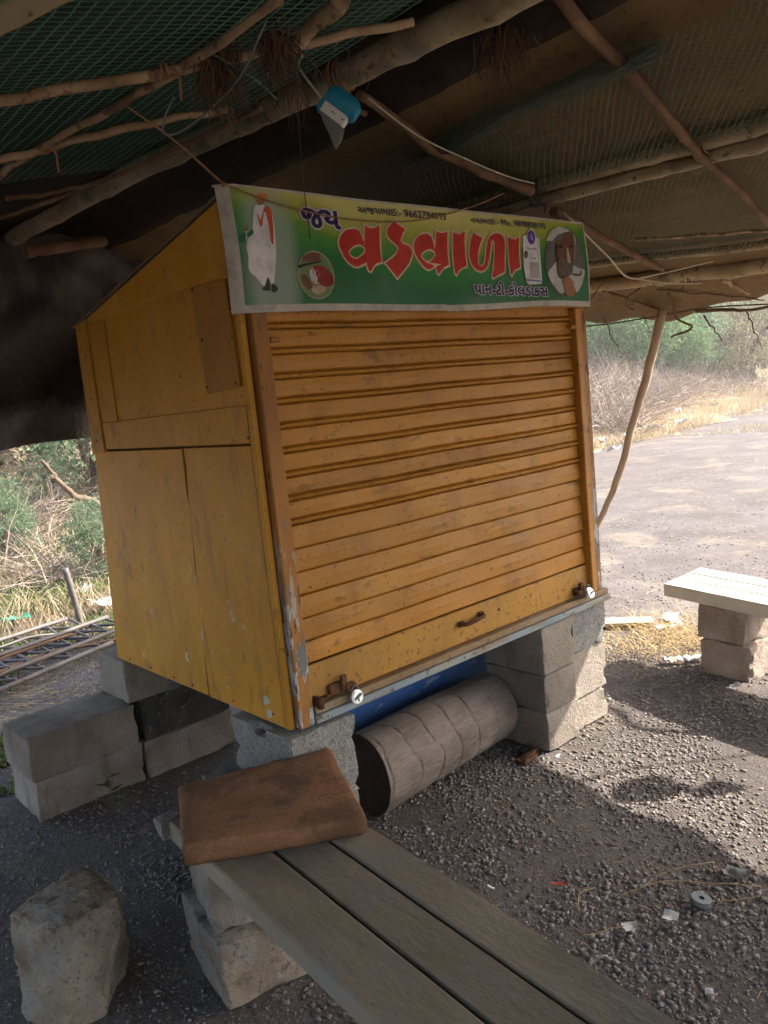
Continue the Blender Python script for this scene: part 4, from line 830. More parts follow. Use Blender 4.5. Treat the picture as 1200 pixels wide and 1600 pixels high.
# black curtain hanging at the back
def curtain():
    nx, nz = 110, 40; V = []
    for i in range(nx+1):
        for j in range(nz+1):
            x = -1.6+4.9*i/nx; w = j/nz
            zt = zl(min(x, 1.85), 4.6)+.02-.255*max(0, x-1.85)
            zb = 1.535+.02*math.sin(x*3.2)+.045*max(0, x-1.62)+.012*math.sin(x*9)
            z = zt+(zb-zt)*w
            # bundled folds swing down diagonally towards the right, the lower hem rolls forward
            f = .085*math.sin(x*6+w*7.0)*w*(1-.3*w)+.035*math.sin(x*15+w*11)*w+.035*abs(noise.noise(Vector((x*6+w*5, w*4-x*2, 7))))+.02*abs(noise.noise(Vector((x*14+w*9, w*9-x*5, 2))))-.12*math.exp(-((w-.82-.10*(1.6-x))/.10)**2)+.04*noise.noise(Vector((x*5, w*6, 1)))
            y = 4.62+f-.10*w
            V.append((x, y, z))
    me = bpy.data.meshes.new('curtain'); me.from_pydata(V, [], [tuple(r) for r in grid_faces(nx+1, nz+1)]); me.update()
    o = finish('hanging_sheet', me, 'dusty_black', None, True, (.9, 4.6, 1.55))
    md = o.modifiers.new('thickness', 'SOLIDIFY'); md.thickness = .003
    tag(o, 'creased black plastic sheet hanging down behind the kiosk at the back', 'plastic sheet')
curtain()
# nets
def ribbons(name, lines, width, material, label, cat='net'):
    V = []; F = []
    for pts in lines:
        P = np.array(pts); T = np.gradient(P, axis=0); T /= np.linalg.norm(T, axis=1)[:, None]+1e-9
        side = np.cross(T, np.array([0, 0, 1.0])); side /= np.linalg.norm(side, axis=1)[:, None]+1e-9
        b = len(V)
        for p, s in zip(P, side): V.append(p+s*width/2); V.append(p-s*width/2)
        for i in range(len(P)-1): F.append((b+2*i, b+2*i+1, b+2*i+3, b+2*i+2))
    o = from_np(name, np.array(V), np.array(F), material, None, False, V[0])
    return tag(o, label, cat)
def nzv(x, y, s): return noise.noise(Vector((x*2.1+s, y*2.1, s)))
lines = []
for y in np.arange(.75, 2.92, .023):
    lines.append([(x, y+.012*nzv(x, y, 2)+.004*nzv(x*6, y*6, 5), zl(x, y)-.058+.012*nzv(x, y, 7)) for x in np.arange(.25, 1.60, .04)])
for x in np.arange(.25, 1.60, .034):
    lines.append([(x+.012*nzv(x, y, 4)+.005*nzv(x*6, y*6, 1), y, zl(x, y)-.058+.012*nzv(x, y, 7)) for y in np.arange(.75, 2.92, .04)])
ribbons('net', lines, .0042, 'netgreen', 'green square mesh net under the cloth left of the ridge pole')
lines = []
def rnet(x, y): return zr(x, y)-.045-.02*math.sin((x-1.9)*3.1)**2+.014*nzv(x, y, 12)
for k in np.arange(-3.5, 9.0, .034):
    for sg in (1, -1):
        pts = []
        for x in np.arange(2.28, 4.02, .035):
            y = (k-x if sg > 0 else k-4+x)*.8+.018*nzv(x*1.5, k, 3+sg)
            if .55 < y < 2.95 and x < 3.95+.25*nzv(y*2, 1, 4): pts.append((x, y, rnet(x, y)))
        if len(pts) > 2: lines.append(pts)
ribbons('net', lines, .0036, 'netdark', 'olive diamond mesh net hanging under the brown tarpaulin')
lines = []   # the net bunched into a dark roll near the ridge
for k in range(46):
    s0 = rnd.uniform(-.03, .03); s1 = rnd.uniform(-.03, .03); a = rnd.uniform(0, 6)
    lines.append([(2.30+s0+.03*math.sin(t*9+a)+.16*max(0, t-.55), 1.25+t*1.1+s1, rnet(2.3, 1.5)-.02+.025*math.sin(t*7+a*2)-.04*max(0, t-.55)) for t in np.linspace(.0, 1, 26)])
ribbons('net_roll', lines, .004, 'netroll', 'bunched dark green edge of the diamond net near the ridge pole')

# poles
def pole(label, ctrl, r, nodes=.42, mat_='bamboo', wob=.08, jit=.006, n=60, seg=14, name='bamboo_pole', cat='pole', group=None, seed=0):
    o = tube(name, ctrl, r, mat_, None, n, seg, wob, jit, None, nodes, seed); return tag(o, label, cat, group)
pole('thick bamboo ridge pole running over the kiosk beside the hanging blue box', [(1.90, .75, 2.595), (1.845, 1.5, 2.60), (1.76, 2.3, 2.605), (1.63, 3.2, 2.60), (1.55, 4.5, 2.60)], [.047, .041], seed=1)
pole('upper bamboo pole of the pair over the right half of the banner', [(2.96, .55, 2.385), (2.96, 1.28, 2.375), (2.90, 2.5, 2.405), (2.86, 4.4, 2.41)], [.034, .030], seed=2, n=70)
pole('lower, straighter bamboo pole of the pair over the right half of the banner', [(3.0, .55, 2.328), (2.995, 1.28, 2.325), (2.935, 2.5, 2.352), (2.88, 4.4, 2.37)], [.027, .024], seed=3, n=70)
pole('thick knotted bamboo pole near the sunny edge of the canopy', [(4.27, .7, 2.03), (4.22, 1.76, 2.045), (4.06, 2.65, 2.085), (3.9, 4.4, 2.10)], [.042, .036], seed=4, n=70, nodes=.5)
pole('thin bamboo pole lying just above the knotted pole at the sunny edge', [(4.0, 1.0, 2.12), (3.965, 1.66, 2.112), (3.80, 2.26, 2.15), (3.68, 2.6, 2.16)], [.022, .018], seed=5, nodes=.35)
pole('pale bamboo stub hanging in the dark corner behind the kiosk', [(1.50, 4.2, 2.47), (1.95, 4.28, 2.56)], [.032, .03], mat_='stick_brown', seed=6, n=20)
LP = pole('bent brown wooden pole leaning between the ground and the canopy edge', [(4.06, 3.10, -.02), (4.40, 2.97, .628), (4.40, 2.785, .975), (4.40, 2.655, 1.334), (4.41, 2.585, 1.513), (4.42, 2.45, 1.93)], [.016, .028], 0, 'polewood', .10, .006, 50, 12, 'leaning_pole', seed=7)
pole('tan pole end just showing in the top left corner of the picture', [(.40, 1.74, 2.25), (.60, 1.50, 2.335), (.75, 1.3, 2.39)], [.032, .03], seed=8, n=20)
def stick(label, ctrl, r, mat_='stick', seed=0, n=26, name='stick'):
    return pole(label, ctrl, r, 0, mat_, .28, .010, n, 8, name, 'stick', 'sticks lashed under the canopy', seed)
d = .045
stick('long pale stick, the upper one under the green cloth', [(.45, 2.10, 2.29), (.712, 1.99, 2.345), (1.06, 1.853, 2.42), (1.316, 1.711, 2.475), (1.63, 1.56, 2.54)], [.014, .011], seed=11)
stick('long pale stick, the lower one under the green cloth', [(.5, 2.8, 2.30), (.876, 2.524, 2.38), (1.16, 2.311, 2.44), (1.464, 2.208, 2.505)], [.013, .011], seed=12)
stick('thin pale stick crossing the two long sticks under the green cloth', [(.87, 3.0, 2.37), (.923, 2.676, 2.39), (.999, 2.297, 2.41), (1.101, 1.816, 2.43), (1.13, 1.45, 2.44)], [.010, .012], seed=13)
stick('short brown stick end tied near the ridge pole at the top', [(1.352, 1.74, 2.485), (1.30, 1.45, 2.475)], [.017, .022], seed=14)
stick('thin dark stick running along the ridge pole behind the pale sticks', [(1.05, 3.05, 2.41), (1.36, 3.0, 2.48), (1.62, 2.25, 2.54)], [.009, .008], 'stick_brown', seed=15)
stick('dark brown stick at the lower edge of the green cloth', [(.9, 3.3, 2.38), (1.162, 3.4, 2.44), (1.40, 3.1, 2.50)], [.010, .008], 'stick_brown', seed=16)
stick('brown rafter stick reaching from the top edge down across the net', [(1.95, 1.34, 2.595), (2.45, 1.39, 2.455), (2.896, 1.443, 2.335), (3.62, 1.50, 2.15)], [.019, .014], 'stick_brown', seed=17)
stick('flat split rafter falling from the ridge pole to the pole pair', [(1.90, 2.09, 2.585), (2.369, 2.165, 2.465), (2.83, 2.13, 2.365)], [.016, .022], 'stick_brown', seed=18)
stick('split rafter continuing beyond the pole pair towards the sunny edge', [(3.03, 2.17, 2.31), (3.5, 2.17, 2.19), (3.93, 2.173, 2.085)], [.022, .013], 'stick_brown', seed=19)
stick('short pale stick stub beside the hanging blue box', [(1.88, 2.29, 2.625), (2.05, 2.23, 2.585)], [.013, .011], seed=20)
stick('thin straight rafter beyond the knotted pole', [(4.28, 2.03, 2.02), (4.68, 2.03, 1.925)], [.013, .011], seed=24)
stick('thin pale lath lying level under the net at the right', [(3.56, 2.1, 2.20), (3.77, 1.57, 2.145), (3.85, 1.2, 2.13)], [.008, .008], seed=25)
stick('grey rafter near the canopy edge between the two groups of poles', [(4.05, 2.6, 2.05), (4.66, 2.52, 1.90)], [.011, .010], 'stick_brown', seed=26)
# strings and wires
def string(label, ctrl, r, mat_='rope', n=40, jit=.0, name='string', cat='string', seed=0):
    return tag(tube(name, ctrl, r, mat_, None, n, 5, 0, jit, None, 0, seed), label, cat)
string('brown twine tied from the sticks to the left corner of the banner', [(1.09, 2.14, 2.44), (1.20, 2.11, 2.36), (1.322, 2.066, 2.238)], .0035)
string('brown twine sagging across the top of the banner', [(1.322, 2.058, 2.236), (1.50, 2.05, 2.192), (1.75, 2.045, 2.165), (2.05, 2.045, 2.178), (2.35, 2.05, 2.245), (2.62, 2.10, 2.33)], .0026)
string('pale string hanging in a curve along the split rafter', [(1.90, 2.05, 2.555), (2.13, 2.06, 2.47), (2.4, 2.07, 2.42), (2.62, 2.08, 2.39), (2.82, 2.10, 2.385)], .003, 'palerope', name='string', seed=2)
string('pale string looped below the knotted pole at the sunny edge', [(3.08, 2.15, 2.30), (3.40, 2.15, 2.13), (3.66, 2.2, 2.045), (3.86, 2.15, 2.06), (4.02, 1.95, 2.09)], .0045, 'palerope')
string('pale string end trailing under the knotted pole', [(3.68, 2.2, 2.045), (3.85, 2.1, 2.005), (4.0, 2.0, 1.99)], .0038, 'palerope')
string('thin dark wire hanging down beside the banner end', [(3.30, 2.3, 2.25), (3.25, 2.28, 2.05), (3.22, 2.25, 1.90)], .002, 'wire', name='wire', cat='wire')
string('long dark wire sagging along the canopy edge', [(3.35, 2.55, 1.87), (3.9, 2.6, 1.86), (4.35, 2.5, 1.885), (4.5, 2.2, 1.90), (4.52, 1.7, 1.85)], .0042, 'wire', name='wire', cat='wire')
string('thin string running diagonally down from the knotted pole to the kiosk post', [(3.9, 2.5, 2.08), (3.5, 2.45, 1.84), (3.16, 2.4, 1.72)], .0026, 'wire')
string('thin dark string hanging over the banner face', [(1.585, 2.02, 2.50), (1.59, 2.04, 2.30), (1.60, 2.052, 2.20), (1.602, 2.052, 2.10)], .0015, 'wire')
string('green thread dangling from the cloth near the top', [(1.10, 1.72, 2.43), (1.25, 1.75, 2.40), (1.38, 1.85, 2.41), (1.46, 1.95, 2.46)], .002, 'netgreen')
string('pale loop of string hanging among the palm fibres', [(1.155, 1.55, 2.44), (1.17, 1.72, 2.37), (1.12, 1.88, 2.31), (1.075, 1.92, 2.30), (1.065, 1.89, 2.33), (1.08, 1.86, 2.37)], .0028, 'greyfilm')
def lashing(label, c, axis, r, mat_='rope', turns=5, w=.035, seed=0):
    """cord wound round a pole at a joint"""
    axis = Vector(axis).normalized(); a = axis.cross(Vector((0, 0, 1))).normalized(); b = axis.cross(a); P = []
    n = turns*12
    for i in range(n+1):
        t = i/n; th = 2*math.pi*turns*t; k = (t-.5)*w+.008*math.sin(t*23+seed)
        P.append(Vector(c)+axis*k+a*math.cos(th)*r*(1+.06*math.sin(t*17+seed))+b*math.sin(th)*r)
    P += [P[-1]+Vector((.01, -.01, -.03)), P[-1]+Vector((.015, .005, -.075))]
    V, F, caps = tube_arrays(P, .0035, 5); me = bpy.data.meshes.new('lashing'); me.from_pydata([tuple(v) for v in V], [], F+caps)
    tag(finish('lashing', me, mat_, None, True, tuple(c)), label, 'lashing', 'cord lashings on the canopy poles')
lashing('brown cord lashing where the brown rafter meets the pole pair', (2.965, 1.45, 2.375), (0, 1, 0), .040)
lashing('cord lashing on the pole pair above the banner', (2.915, 2.15, 2.375), (-.05, 1, 0), .058, 'wire', 4, .05, 2)
lashing('brown cord lashing on the ridge pole above the hanging box', (1.79, 2.05, 2.603), (-.1, 1, 0), .049, 'rope', 5, .05, 3)
lashing('dark cord lashing at the middle of the knotted pole', (4.16, 2.17, 2.06), (-.2, 1, .04), .044, 'wire', 5, .06, 4)
lashing('cord lashing where the crossing stick meets the upper pale stick', (1.06, 1.853, 2.425), (.9, -.35, .2), .017, 'rope', 5, .03, 5)
lashing('cord lashing where the crossing stick meets the lower pale stick', (.985, 2.44, 2.405), (.8, -.6, .18), .016, 'rope', 5, .03, 6)
# hanging twigs and vines along the sunny edge
TW = [('thick dry vine drooping below the canopy edge in two hooks', [(4.34, 2.38, 2.06), (4.36, 2.37, 1.97), (4.40, 2.36, 1.87), (4.45, 2.30, 1.80), (4.40, 2.40, 1.76)], .010),
      ('dark hooked vine left of the thick one', [(4.28, 2.44, 2.07), (4.20, 2.52, 2.02), (4.19, 2.54, 1.96), (4.22, 2.52, 1.93)], .007),
      ('long bare twig slanting along the canopy edge to the right', [(4.30, 2.42, 2.03), (4.45, 2.24, 1.98), (4.55, 2.08, 1.94), (4.6, 1.95, 1.90)], .006),
      ('forked twig hanging under the edge with a pale tip', [(4.52, 2.26, 1.86), (4.54, 2.20, 1.76), (4.56, 2.17, 1.70)], .006),
      ('long thin twig hanging near the right with a pale tip', [(4.52, 2.02, 1.86), (4.55, 1.99, 1.74), (4.55, 1.955, 1.65)], .005),
      ('crooked twig hanging at the far right of the edge', [(4.55, 1.90, 1.86), (4.56, 1.88, 1.79), (4.54, 1.92, 1.75)], .007),
      ('thin curved twig dangling just right of the kiosk', [(4.45, 2.86, 1.93), (4.46, 2.83, 1.83), (4.47, 2.79, 1.74), (4.46, 2.74, 1.69)], .0045),
      ('hair thin twig dangling beside the leaning pole', [(4.5, 2.62, 1.92), (4.5, 2.6, 1.84), (4.48, 2.57, 1.80)], .003),
      ('dry creeper stem lying along the canopy edge', [(4.62, 2.35, 1.90), (4.63, 2.1, 1.87), (4.64, 1.8, 1.86), (4.66, 1.4, 1.80)], .012),
      ('unseen drooping creeper added beyond the right side of the canopy for its shadow', [(4.64, 1.75, 1.86), (5.0, 1.5, 1.80), (5.22, 1.08, 1.79), (5.12, .83, 1.80), (5.24, .48, 1.80), (5.34, .30, 1.80), (5.0, -.3, 1.78), (4.66, -.5, 1.85)], .021),  # out-of-view stem added to throw the broad shadow band on the ground
      ('unseen thin creeper added beyond the right side of the canopy for its shadow', [(4.60, .72, 1.84), (4.78, .63, 1.80), (4.88, .55, 1.80), (5.01, .425, 1.80), (5.17, .286, 1.80), (5.3, .1, 1.8)], .009)]  # out-of-view stem added to throw the thin shadow line
for i, (lb, c, r) in enumerate(TW):
    tag(tube('dry_twig', c, [r, r*.55], 'vine', None, 22, 6, .3, .012, None, 0, 60+i), lb, 'twig', 'dry twigs hanging from the canopy edge')
# a tarpaulin strip added out of view to cast a shadow blob
def flap():
    V = []; n = 26
    for i in range(n+1):
        t = i/n; c = Vector((4.585+.27*t, .62-.40*t, 1.80+.05*math.sin(t*3.1)))
        for j in range(7):
            w = (j/6-.5)*(.03+.20*math.sin(math.pi*min(1, t*1.25+.12))**1.2 if t < .7 else .03+.15*max(0, 1-t)/.3); V.append(tuple(c+Vector((.55, .45, -.55))*w+Vector((0, 0, .01*math.sin(t*14)))))
    me = bpy.data.meshes.new('flap'); me.from_pydata(V, [], [tuple(q) for q in grid_faces(n+1, 7)]); me.update()
    o = finish('shadow_flap', me, 'tarp', None, True, (4.7, .7, 1.9)); o.modifiers.new('thickness', 'SOLIDIFY').thickness = .003
    tag(o, 'unseen strip of brown tarpaulin added off the sunny edge to cast a shadow', 'tarpaulin')
flap()
# palm fibres dangling at the top
def fibres(name, c, n, length, spread, label):
    V = []; F = []
    for k in range(n):
        p = Vector(c)+Vector((rnd.gauss(0, spread), rnd.gauss(0, spread), rnd.uniform(-.02, .03))); w = rnd.uniform(.001, .0028)
        q = Vector((rnd.gauss(0, .25), rnd.gauss(0, .25), -1)).normalized(); s = q.cross(Vector((rnd.random(), rnd.random(), .2))).normalized()*w
        L = length*rnd.uniform(.4, 1.1); b = len(V)
        for t in range(5):
            V += [p+s*(1-t/5), p-s*(1-t/5)]; p = p+q*(L/4)+Vector((rnd.gauss(0, .008), rnd.gauss(0, .008), 0))
        for t in range(4): F.append((b+2*t, b+2*t+1, b+2*t+3, b+2*t+2))
    o = from_np(name, np.array([tuple(v) for v in V]), np.array(F), 'fibre', None, False, c)
    tag(o, label, 'palm fibre', None, 'stuff')
fibres('palm_fibre', (1.16, 1.78, 2.46), 240, .16, .022, 'tuft of brown palm fibre dangling from the pale sticks')
fibres('palm_fibre', (1.25, 1.65, 2.47), 160, .13, .018, 'smaller tuft of palm fibre above the sticks')
fibres('palm_fibre', (2.02, 1.58, 2.60), 220, .14, .03, 'brown palm fibre hanging by the near end of the ridge pole')
fibres('palm_fibre', (1.62, 2.15, 2.60), 120, .12, .09, 'loose wisps of fibre along the ridge pole')
# the hanging box
HB = thing('hanging_box', (1.60, 1.84, 2.29), 'small teal and white plastic box hanging by a wire under the ridge pole', 'box')
rv_, uv_, fv_ = Vector((.74, -.665, -.099)), Vector((.169, .041, .985)), Vector((.651, .746, -.143))
ax = (rv_*.80-uv_*.60).normalized(); upv = (rv_*.6+uv_*.8).normalized(); dep = fv_
hc = Vector((1.585, 1.860, 2.405))
def hb(u, v, w): return hc+ax*u+upv*v+dep*w
bm = bmesh.new(); prof = [(.0145, -.004), (.028, -.021), (.050, -.026), (.066, -.014), (.070, .010), (.052, .034), (.016, .036)]
rg = []
for u, sc_, dv in ((-.046, .70, .004), (-.040, .92, .0), (-.020, 1.0, .0), (.020, 1.02, .0), (.044, .95, .0), (.056, .66, .010)):
    rg.append([bm.verts.new(hb(u, .0145+(a-.0145)*sc_+dv*.5, b*sc_)) for a, b in prof])
for i in range(5):
    for k in range(7): bm.faces.new((rg[i][k], rg[i][(k+1) % 7], rg[i+1][(k+1) % 7], rg[i+1][k]))
bm.faces.new(rg[0]); bm.faces.new(rg[-1][::-1])
box(bm, -.006, .006, -.016, .016, -.018, .018, .003)
cap_ = [v for v in bm.verts if v.co.length < .05]
for v in cap_: v.co = hb(-.047+v.co.x, v.co.y+.001, v.co.z+.016)
from_bm('shell', bm, 'teal', HB, True).data.set_sharp_from_angle(angle=R(40))
bm = bmesh.new(); vs = [hb(-.038, .0135, -.006), hb(.040, .0135, -.006), hb(.040, -.0155, .0), hb(-.038, -.0155, .0)]
ws = [p+dep*.036 for p in vs]; a = [bm.verts.new(p) for p in vs]; b = [bm.verts.new(p) for p in ws]
bm.faces.new(a); bm.faces.new(b[::-1])
for k in range(4): bm.faces.new((a[k], b[k], b[(k+1) % 4], a[(k+1) % 4]))
st_ = from_bm('white_strip', bm, 'whitep', HB)
bm = bmesh.new()
for u in (-.004, .004, .032): bmesh.ops.create_uvsphere(bm, u_segments=6, v_segments=4, radius=.0024, matrix=Matrix.Translation(hb(u, -.001, -.0035)))
from_bm('printed_dots', bm, 'ink', st_)
bm = bmesh.new(); tip = [0.0, .010, .020, .028, .036, .046, .058, .066, .030]
fl = [[hb(-.040+.092*i/8, -.0165, .004+.012*j/3)+(ax*.35-upv*.9)*(tip[i]*j/3) for j in range(4)] for i in range(9)]
vv = [[bm.verts.new(p) for p in r_] for r_ in fl]
for i in range(8):
    for j in range(3): bm.faces.new((vv[i][j], vv[i+1][j], vv[i+1][j+1], vv[i][j+1]))
from_bm('film_flap', bm, 'greyfilm', HB)
string('pale wire holding the hanging teal box', [tuple(hb(-.045, .016, .016)), (1.552, 1.89, 2.47), (1.535, 1.932, 2.545), (1.56, 1.94, 2.585)], .0035, 'palerope', name='wire', cat='wire')

# ------------------------------------------------------------------ yard: gravel, litter
def ico():
    bm = bmesh.new(); bmesh.ops.create_icosphere(bm, subdivisions=1, radius=1); bm.verts.ensure_lookup_table()
    v = np.array([x.co[:] for x in bm.verts]); f = np.array([[a.index for a in q.verts] for q in bm.faces]); bm.free(); return v, f
ICV, ICF = ico()
OV_ = np.array([(1, 0, 0), (-1, 0, 0), (0, 1, 0), (0, -1, 0), (0, 0, 1), (0, 0, -1)], float)
OF_ = np.array([(0, 2, 4), (2, 1, 4), (1, 3, 4), (3, 0, 4), (2, 0, 5), (1, 2, 5), (3, 1, 5), (0, 3, 5)])
def gravel(name, n, x0, x1, y0, y1, s0, s1, keep=None, seed=0, fine=False):
    IV, IF = (OV_, OF_) if fine else (ICV, ICF)
    r = np.random.default_rng(seed)
    x = r.uniform(x0, x1, n); y = r.uniform(y0, y1, n)
    if keep is not None: k = keep(x, y, r); x, y = x[k], y[k]
    n = len(x); s = s0*(s1/s0)**(r.random(n)**1.75)
    sc = s[:, None]*np.stack([r.uniform(.7, 1.35, n), r.uniform(.6, 1.1, n), r.uniform(.32, .7, n)], -1)
    v = IV[None]*(1+r.normal(0, .22, (n, len(IV), 1)))*sc[:, None, :]
    a = r.uniform(0, 6.28, n); c, s_ = np.cos(a)[:, None], np.sin(a)[:, None]
    tl = r.normal(0, .35, n)[:, None]
    vx = v[..., 0]*c-v[..., 1]*s_; vy = v[..., 0]*s_+v[..., 1]*c; vz = v[..., 2]+vx*tl*.4
    V = np.stack([vx+x[:, None], vy+y[:, None], vz+(hgt(x, y)+sc[:, 2]*.30)[:, None]], -1).reshape(-1, 3)
    F = (IF[None]+(np.arange(n)*len(IV))[:, None, None]).reshape(-1, 3)
    o = from_np(name, V, F, 'gravel', None, False, (x0, y0, 0)); tag(o, kind='stuff'); return o
def patchy(x, y, r):
    q = np.array([noise.noise(Vector((a*2.1, b*2.1, 4)))+.5*noise.noise(Vector((a*6, b*6, 9))) for a, b in zip(x, y)])
    return r.random(len(x)) < np.clip(.66+1.2*q, .05, 1)
def thin(x, y, r):
    return patchy(x, y, r) & (r.random(len(x)) < np.clip(1.25-(x-3)/4.5, 0.02, 1)) & (y < np.interp(x, BX, BY)+.3)
tag(gravel('gravel', 66000, 1.0, 4.6, .25, 2.7, .0030, .0115, patchy, 1), 'dark loose gravel strewn over the yard in front of the kiosk')
tag(gravel('grit', 90000, .2, 4.2, .25, 3.2, .0016, .0036, None, 7, True), 'fine grit between the stones of the yard')
tag(gravel('gravel', 17000, .0, 2.2, 1.7, 5.4, .0036, .010, patchy, 2), 'dark grit on the shaded ground left of the kiosk')
tag(gravel('gravel', 30000, 3.0, 12.0, .8, 8.5, .005, .013, thin, 3), 'sunlit gravel on the open ground beyond the benches')
# straws, twigs and scraps scattered over the gravel
def blades(name, x, y, h, w, lean, material, seed=0, flatness=0.0, z=None, curl=.25):
    r = np.random.default_rng(seed); n = len(x); a = r.uniform(0, 6.28, n)
    h = np.broadcast_to(h, n)*r.uniform(.55, 1.2, n)
    dx, dy = np.cos(a), np.sin(a); ln = np.abs(r.normal(lean, lean*.5+.02, n))
    if flatness: ln = r.uniform(flatness, 1.5, n)
    z0 = hgt(x, y) if z is None else z
    ux, uz = np.sin(ln), np.cos(ln); ux2, uz2 = np.sin(np.minimum(ln+curl, 1.9)), np.cos(np.minimum(ln+curl, 1.9))
    b = r.uniform(0, 6.28, n); sx, sy = np.cos(b)*w/2, np.sin(b)*w/2
    p0 = np.stack([x, y, z0], -1); p1 = p0+np.stack([dx*ux*h*.55, dy*ux*h*.55, uz*h*.55], -1); p2 = p1+np.stack([dx*ux2*h*.45, dy*ux2*h*.45, uz2*h*.45], -1)
    s = np.stack([sx, sy, 0*sx], -1)
    V = np.stack([p0-s, p0+s, p1+s*.8, p1-s*.8, p2+s*.25, p2-s*.25], 1).reshape(-1, 3)
    o = (np.arange(n)*6)[:, None]
    F = np.concatenate([o+np.array([[0, 1, 2, 3]]), o+np.array([[3, 2, 4, 5]])])
    ob = from_np(name, V, F, material, None, False, (float(x.mean()), float(y.mean()), 0)); tag(ob, kind='stuff'); return ob
k = 420; tag(blades('straw', nr.uniform(1.2, 3.6, k), nr.uniform(.5, 2.2, k), .05, .0028, 1, 'straw', 3, 1.25), 'scattered dry straws on the gravel')
k = 1500; sx_ = nr.normal(4.25, .26, k); sy_ = nr.normal(2.38, .22, k)
tag(blades('straw', sx_, sy_, .13, .0035, 1, 'straw', 4, .9, hgt(sx_, sy_)+nr.uniform(0, .05, k)), 'heap of yellow straw beside the sunlit bench')
k = 5200; sx_ = nr.uniform(3.3, 20, k); sy_ = nr.uniform(1.6, 9.8, k); q = np.array([noise.noise(Vector((a*.8, b*.8, 2))) for a, b in zip(sx_, sy_)]); sx_, sy_ = sx_[q > .08], sy_[q > .08]
tag(blades('straw', sx_, sy_, .08, .007, 1, 'straw', 5, 1.45, hgt(sx_, sy_)+.012), 'patches of straw on the open yard')
def scrap(name, x, y, w, l, a, material, label, cat='litter', z=.012, fold=.012, n=5):
    bm = bmesh.new(); g_ = []
    for i in range(n+1):
        for j in range(n+1):
            u, v = (i/n-.5)*w, (j/n-.5)*l; c, s = math.cos(a), math.sin(a)
            h = fold*(1+noise.noise(Vector((u*40+x*7, v*40+y*5, x))))+.004*math.sin(u*90+x*9)
            k = 1+.12*noise.noise(Vector((i*2.3+x*3, j*1.7, y)))
            g_.append(bm.verts.new((x+(u*c-v*s)*k, y+(u*s+v*c)*k, float(hgt(x, y))+z+h)))
    for i in range(n):
        for j in range(n): bm.faces.new((g_[i*(n+1)+j], g_[(i+1)*(n+1)+j], g_[(i+1)*(n+1)+j+1], g_[i*(n+1)+j+1]))
    o = from_bm(name, bm, material, None, True, (x, y, 0)); tag(o, label, cat, 'litter on the ground')
scrap('paper_scrap', 1.948, 1.15, .042, .042, .3, 'paper', 'small square white sachet on gravel beside the grey tape ring')
scrap('paper_scrap', 1.838, 1.215, .045, .040, .9, 'paper', 'crumpled white sachet on gravel left of the square sachet')
scrap('plastic_scrap', 2.255, 1.10, .055, .06, .2, 'greyfilm', 'clear plastic cup scrap on gravel at the edge of the shade')
scrap('plastic_scrap', 1.872, 1.485, .045, .012, 2.2, 'redp', 'small red plastic strip on the dark gravel')
scrap('paper_scrap', 1.713, 1.63, .014, .022, .6, 'paper', 'tiny white paper bit beside the near bench')
scrap('paper_scrap', 1.664, 1.205, .05, .012, 2.5, 'paper', 'thin white strip on gravel beside the bench edge')
scrap('paper_scrap', 1.74, .93, .018, .02, .5, 'paper', 'tiny white bit at the very front of the gravel')
scrap('paper_scrap', 3.70, 1.77, .035, .05, .8, 'paper', 'white bit of paper in the shadow of the sunlit bench')
scrap('paper_scrap', 4.60, 2.60, .11, .09, .3, 'paper', 'crumpled white paper farthest behind the straw heap')
scrap('paper_scrap', 4.52, 2.54, .13, .07, 1.0, 'paper', 'white paper lying on the straw heap')
scrap('paper_scrap', 4.40, 2.50, .16, .05, 2.4, 'paper', 'long white paper strip in front of the straw heap', fold=.02)
scrap('paper_scrap', 3.90, 2.20, .10, .06, 2.2, 'cement_light', 'grey packet in the shade at the foot of the straw heap', fold=.02)
scrap('paper_scrap', 3.98, 2.12, .11, .05, 2.6, 'paper', 'pale folded packet beside the sunlit bench blocks', fold=.02)
scrap('paper_scrap', 1.81, 2.215, .012, .014, .5, 'paper', 'tiny white bit at the dark end of the log')
scrap('paper_scrap', 2.60, 2.02, .03, .014, .4, 'paper', 'white bit by the foot of the pier')
bm = bmesh.new(); box(bm, -.075, .075, -.20, .20, 0, .022, .003)
o = from_bm('loose_plank', bm, 'board'); o.location = (4.33, 2.80, .02); o.rotation_euler = (0, .06, R(35)); tag(o, 'short pale wooden plank lying in the sun by the kiosk', 'plank')
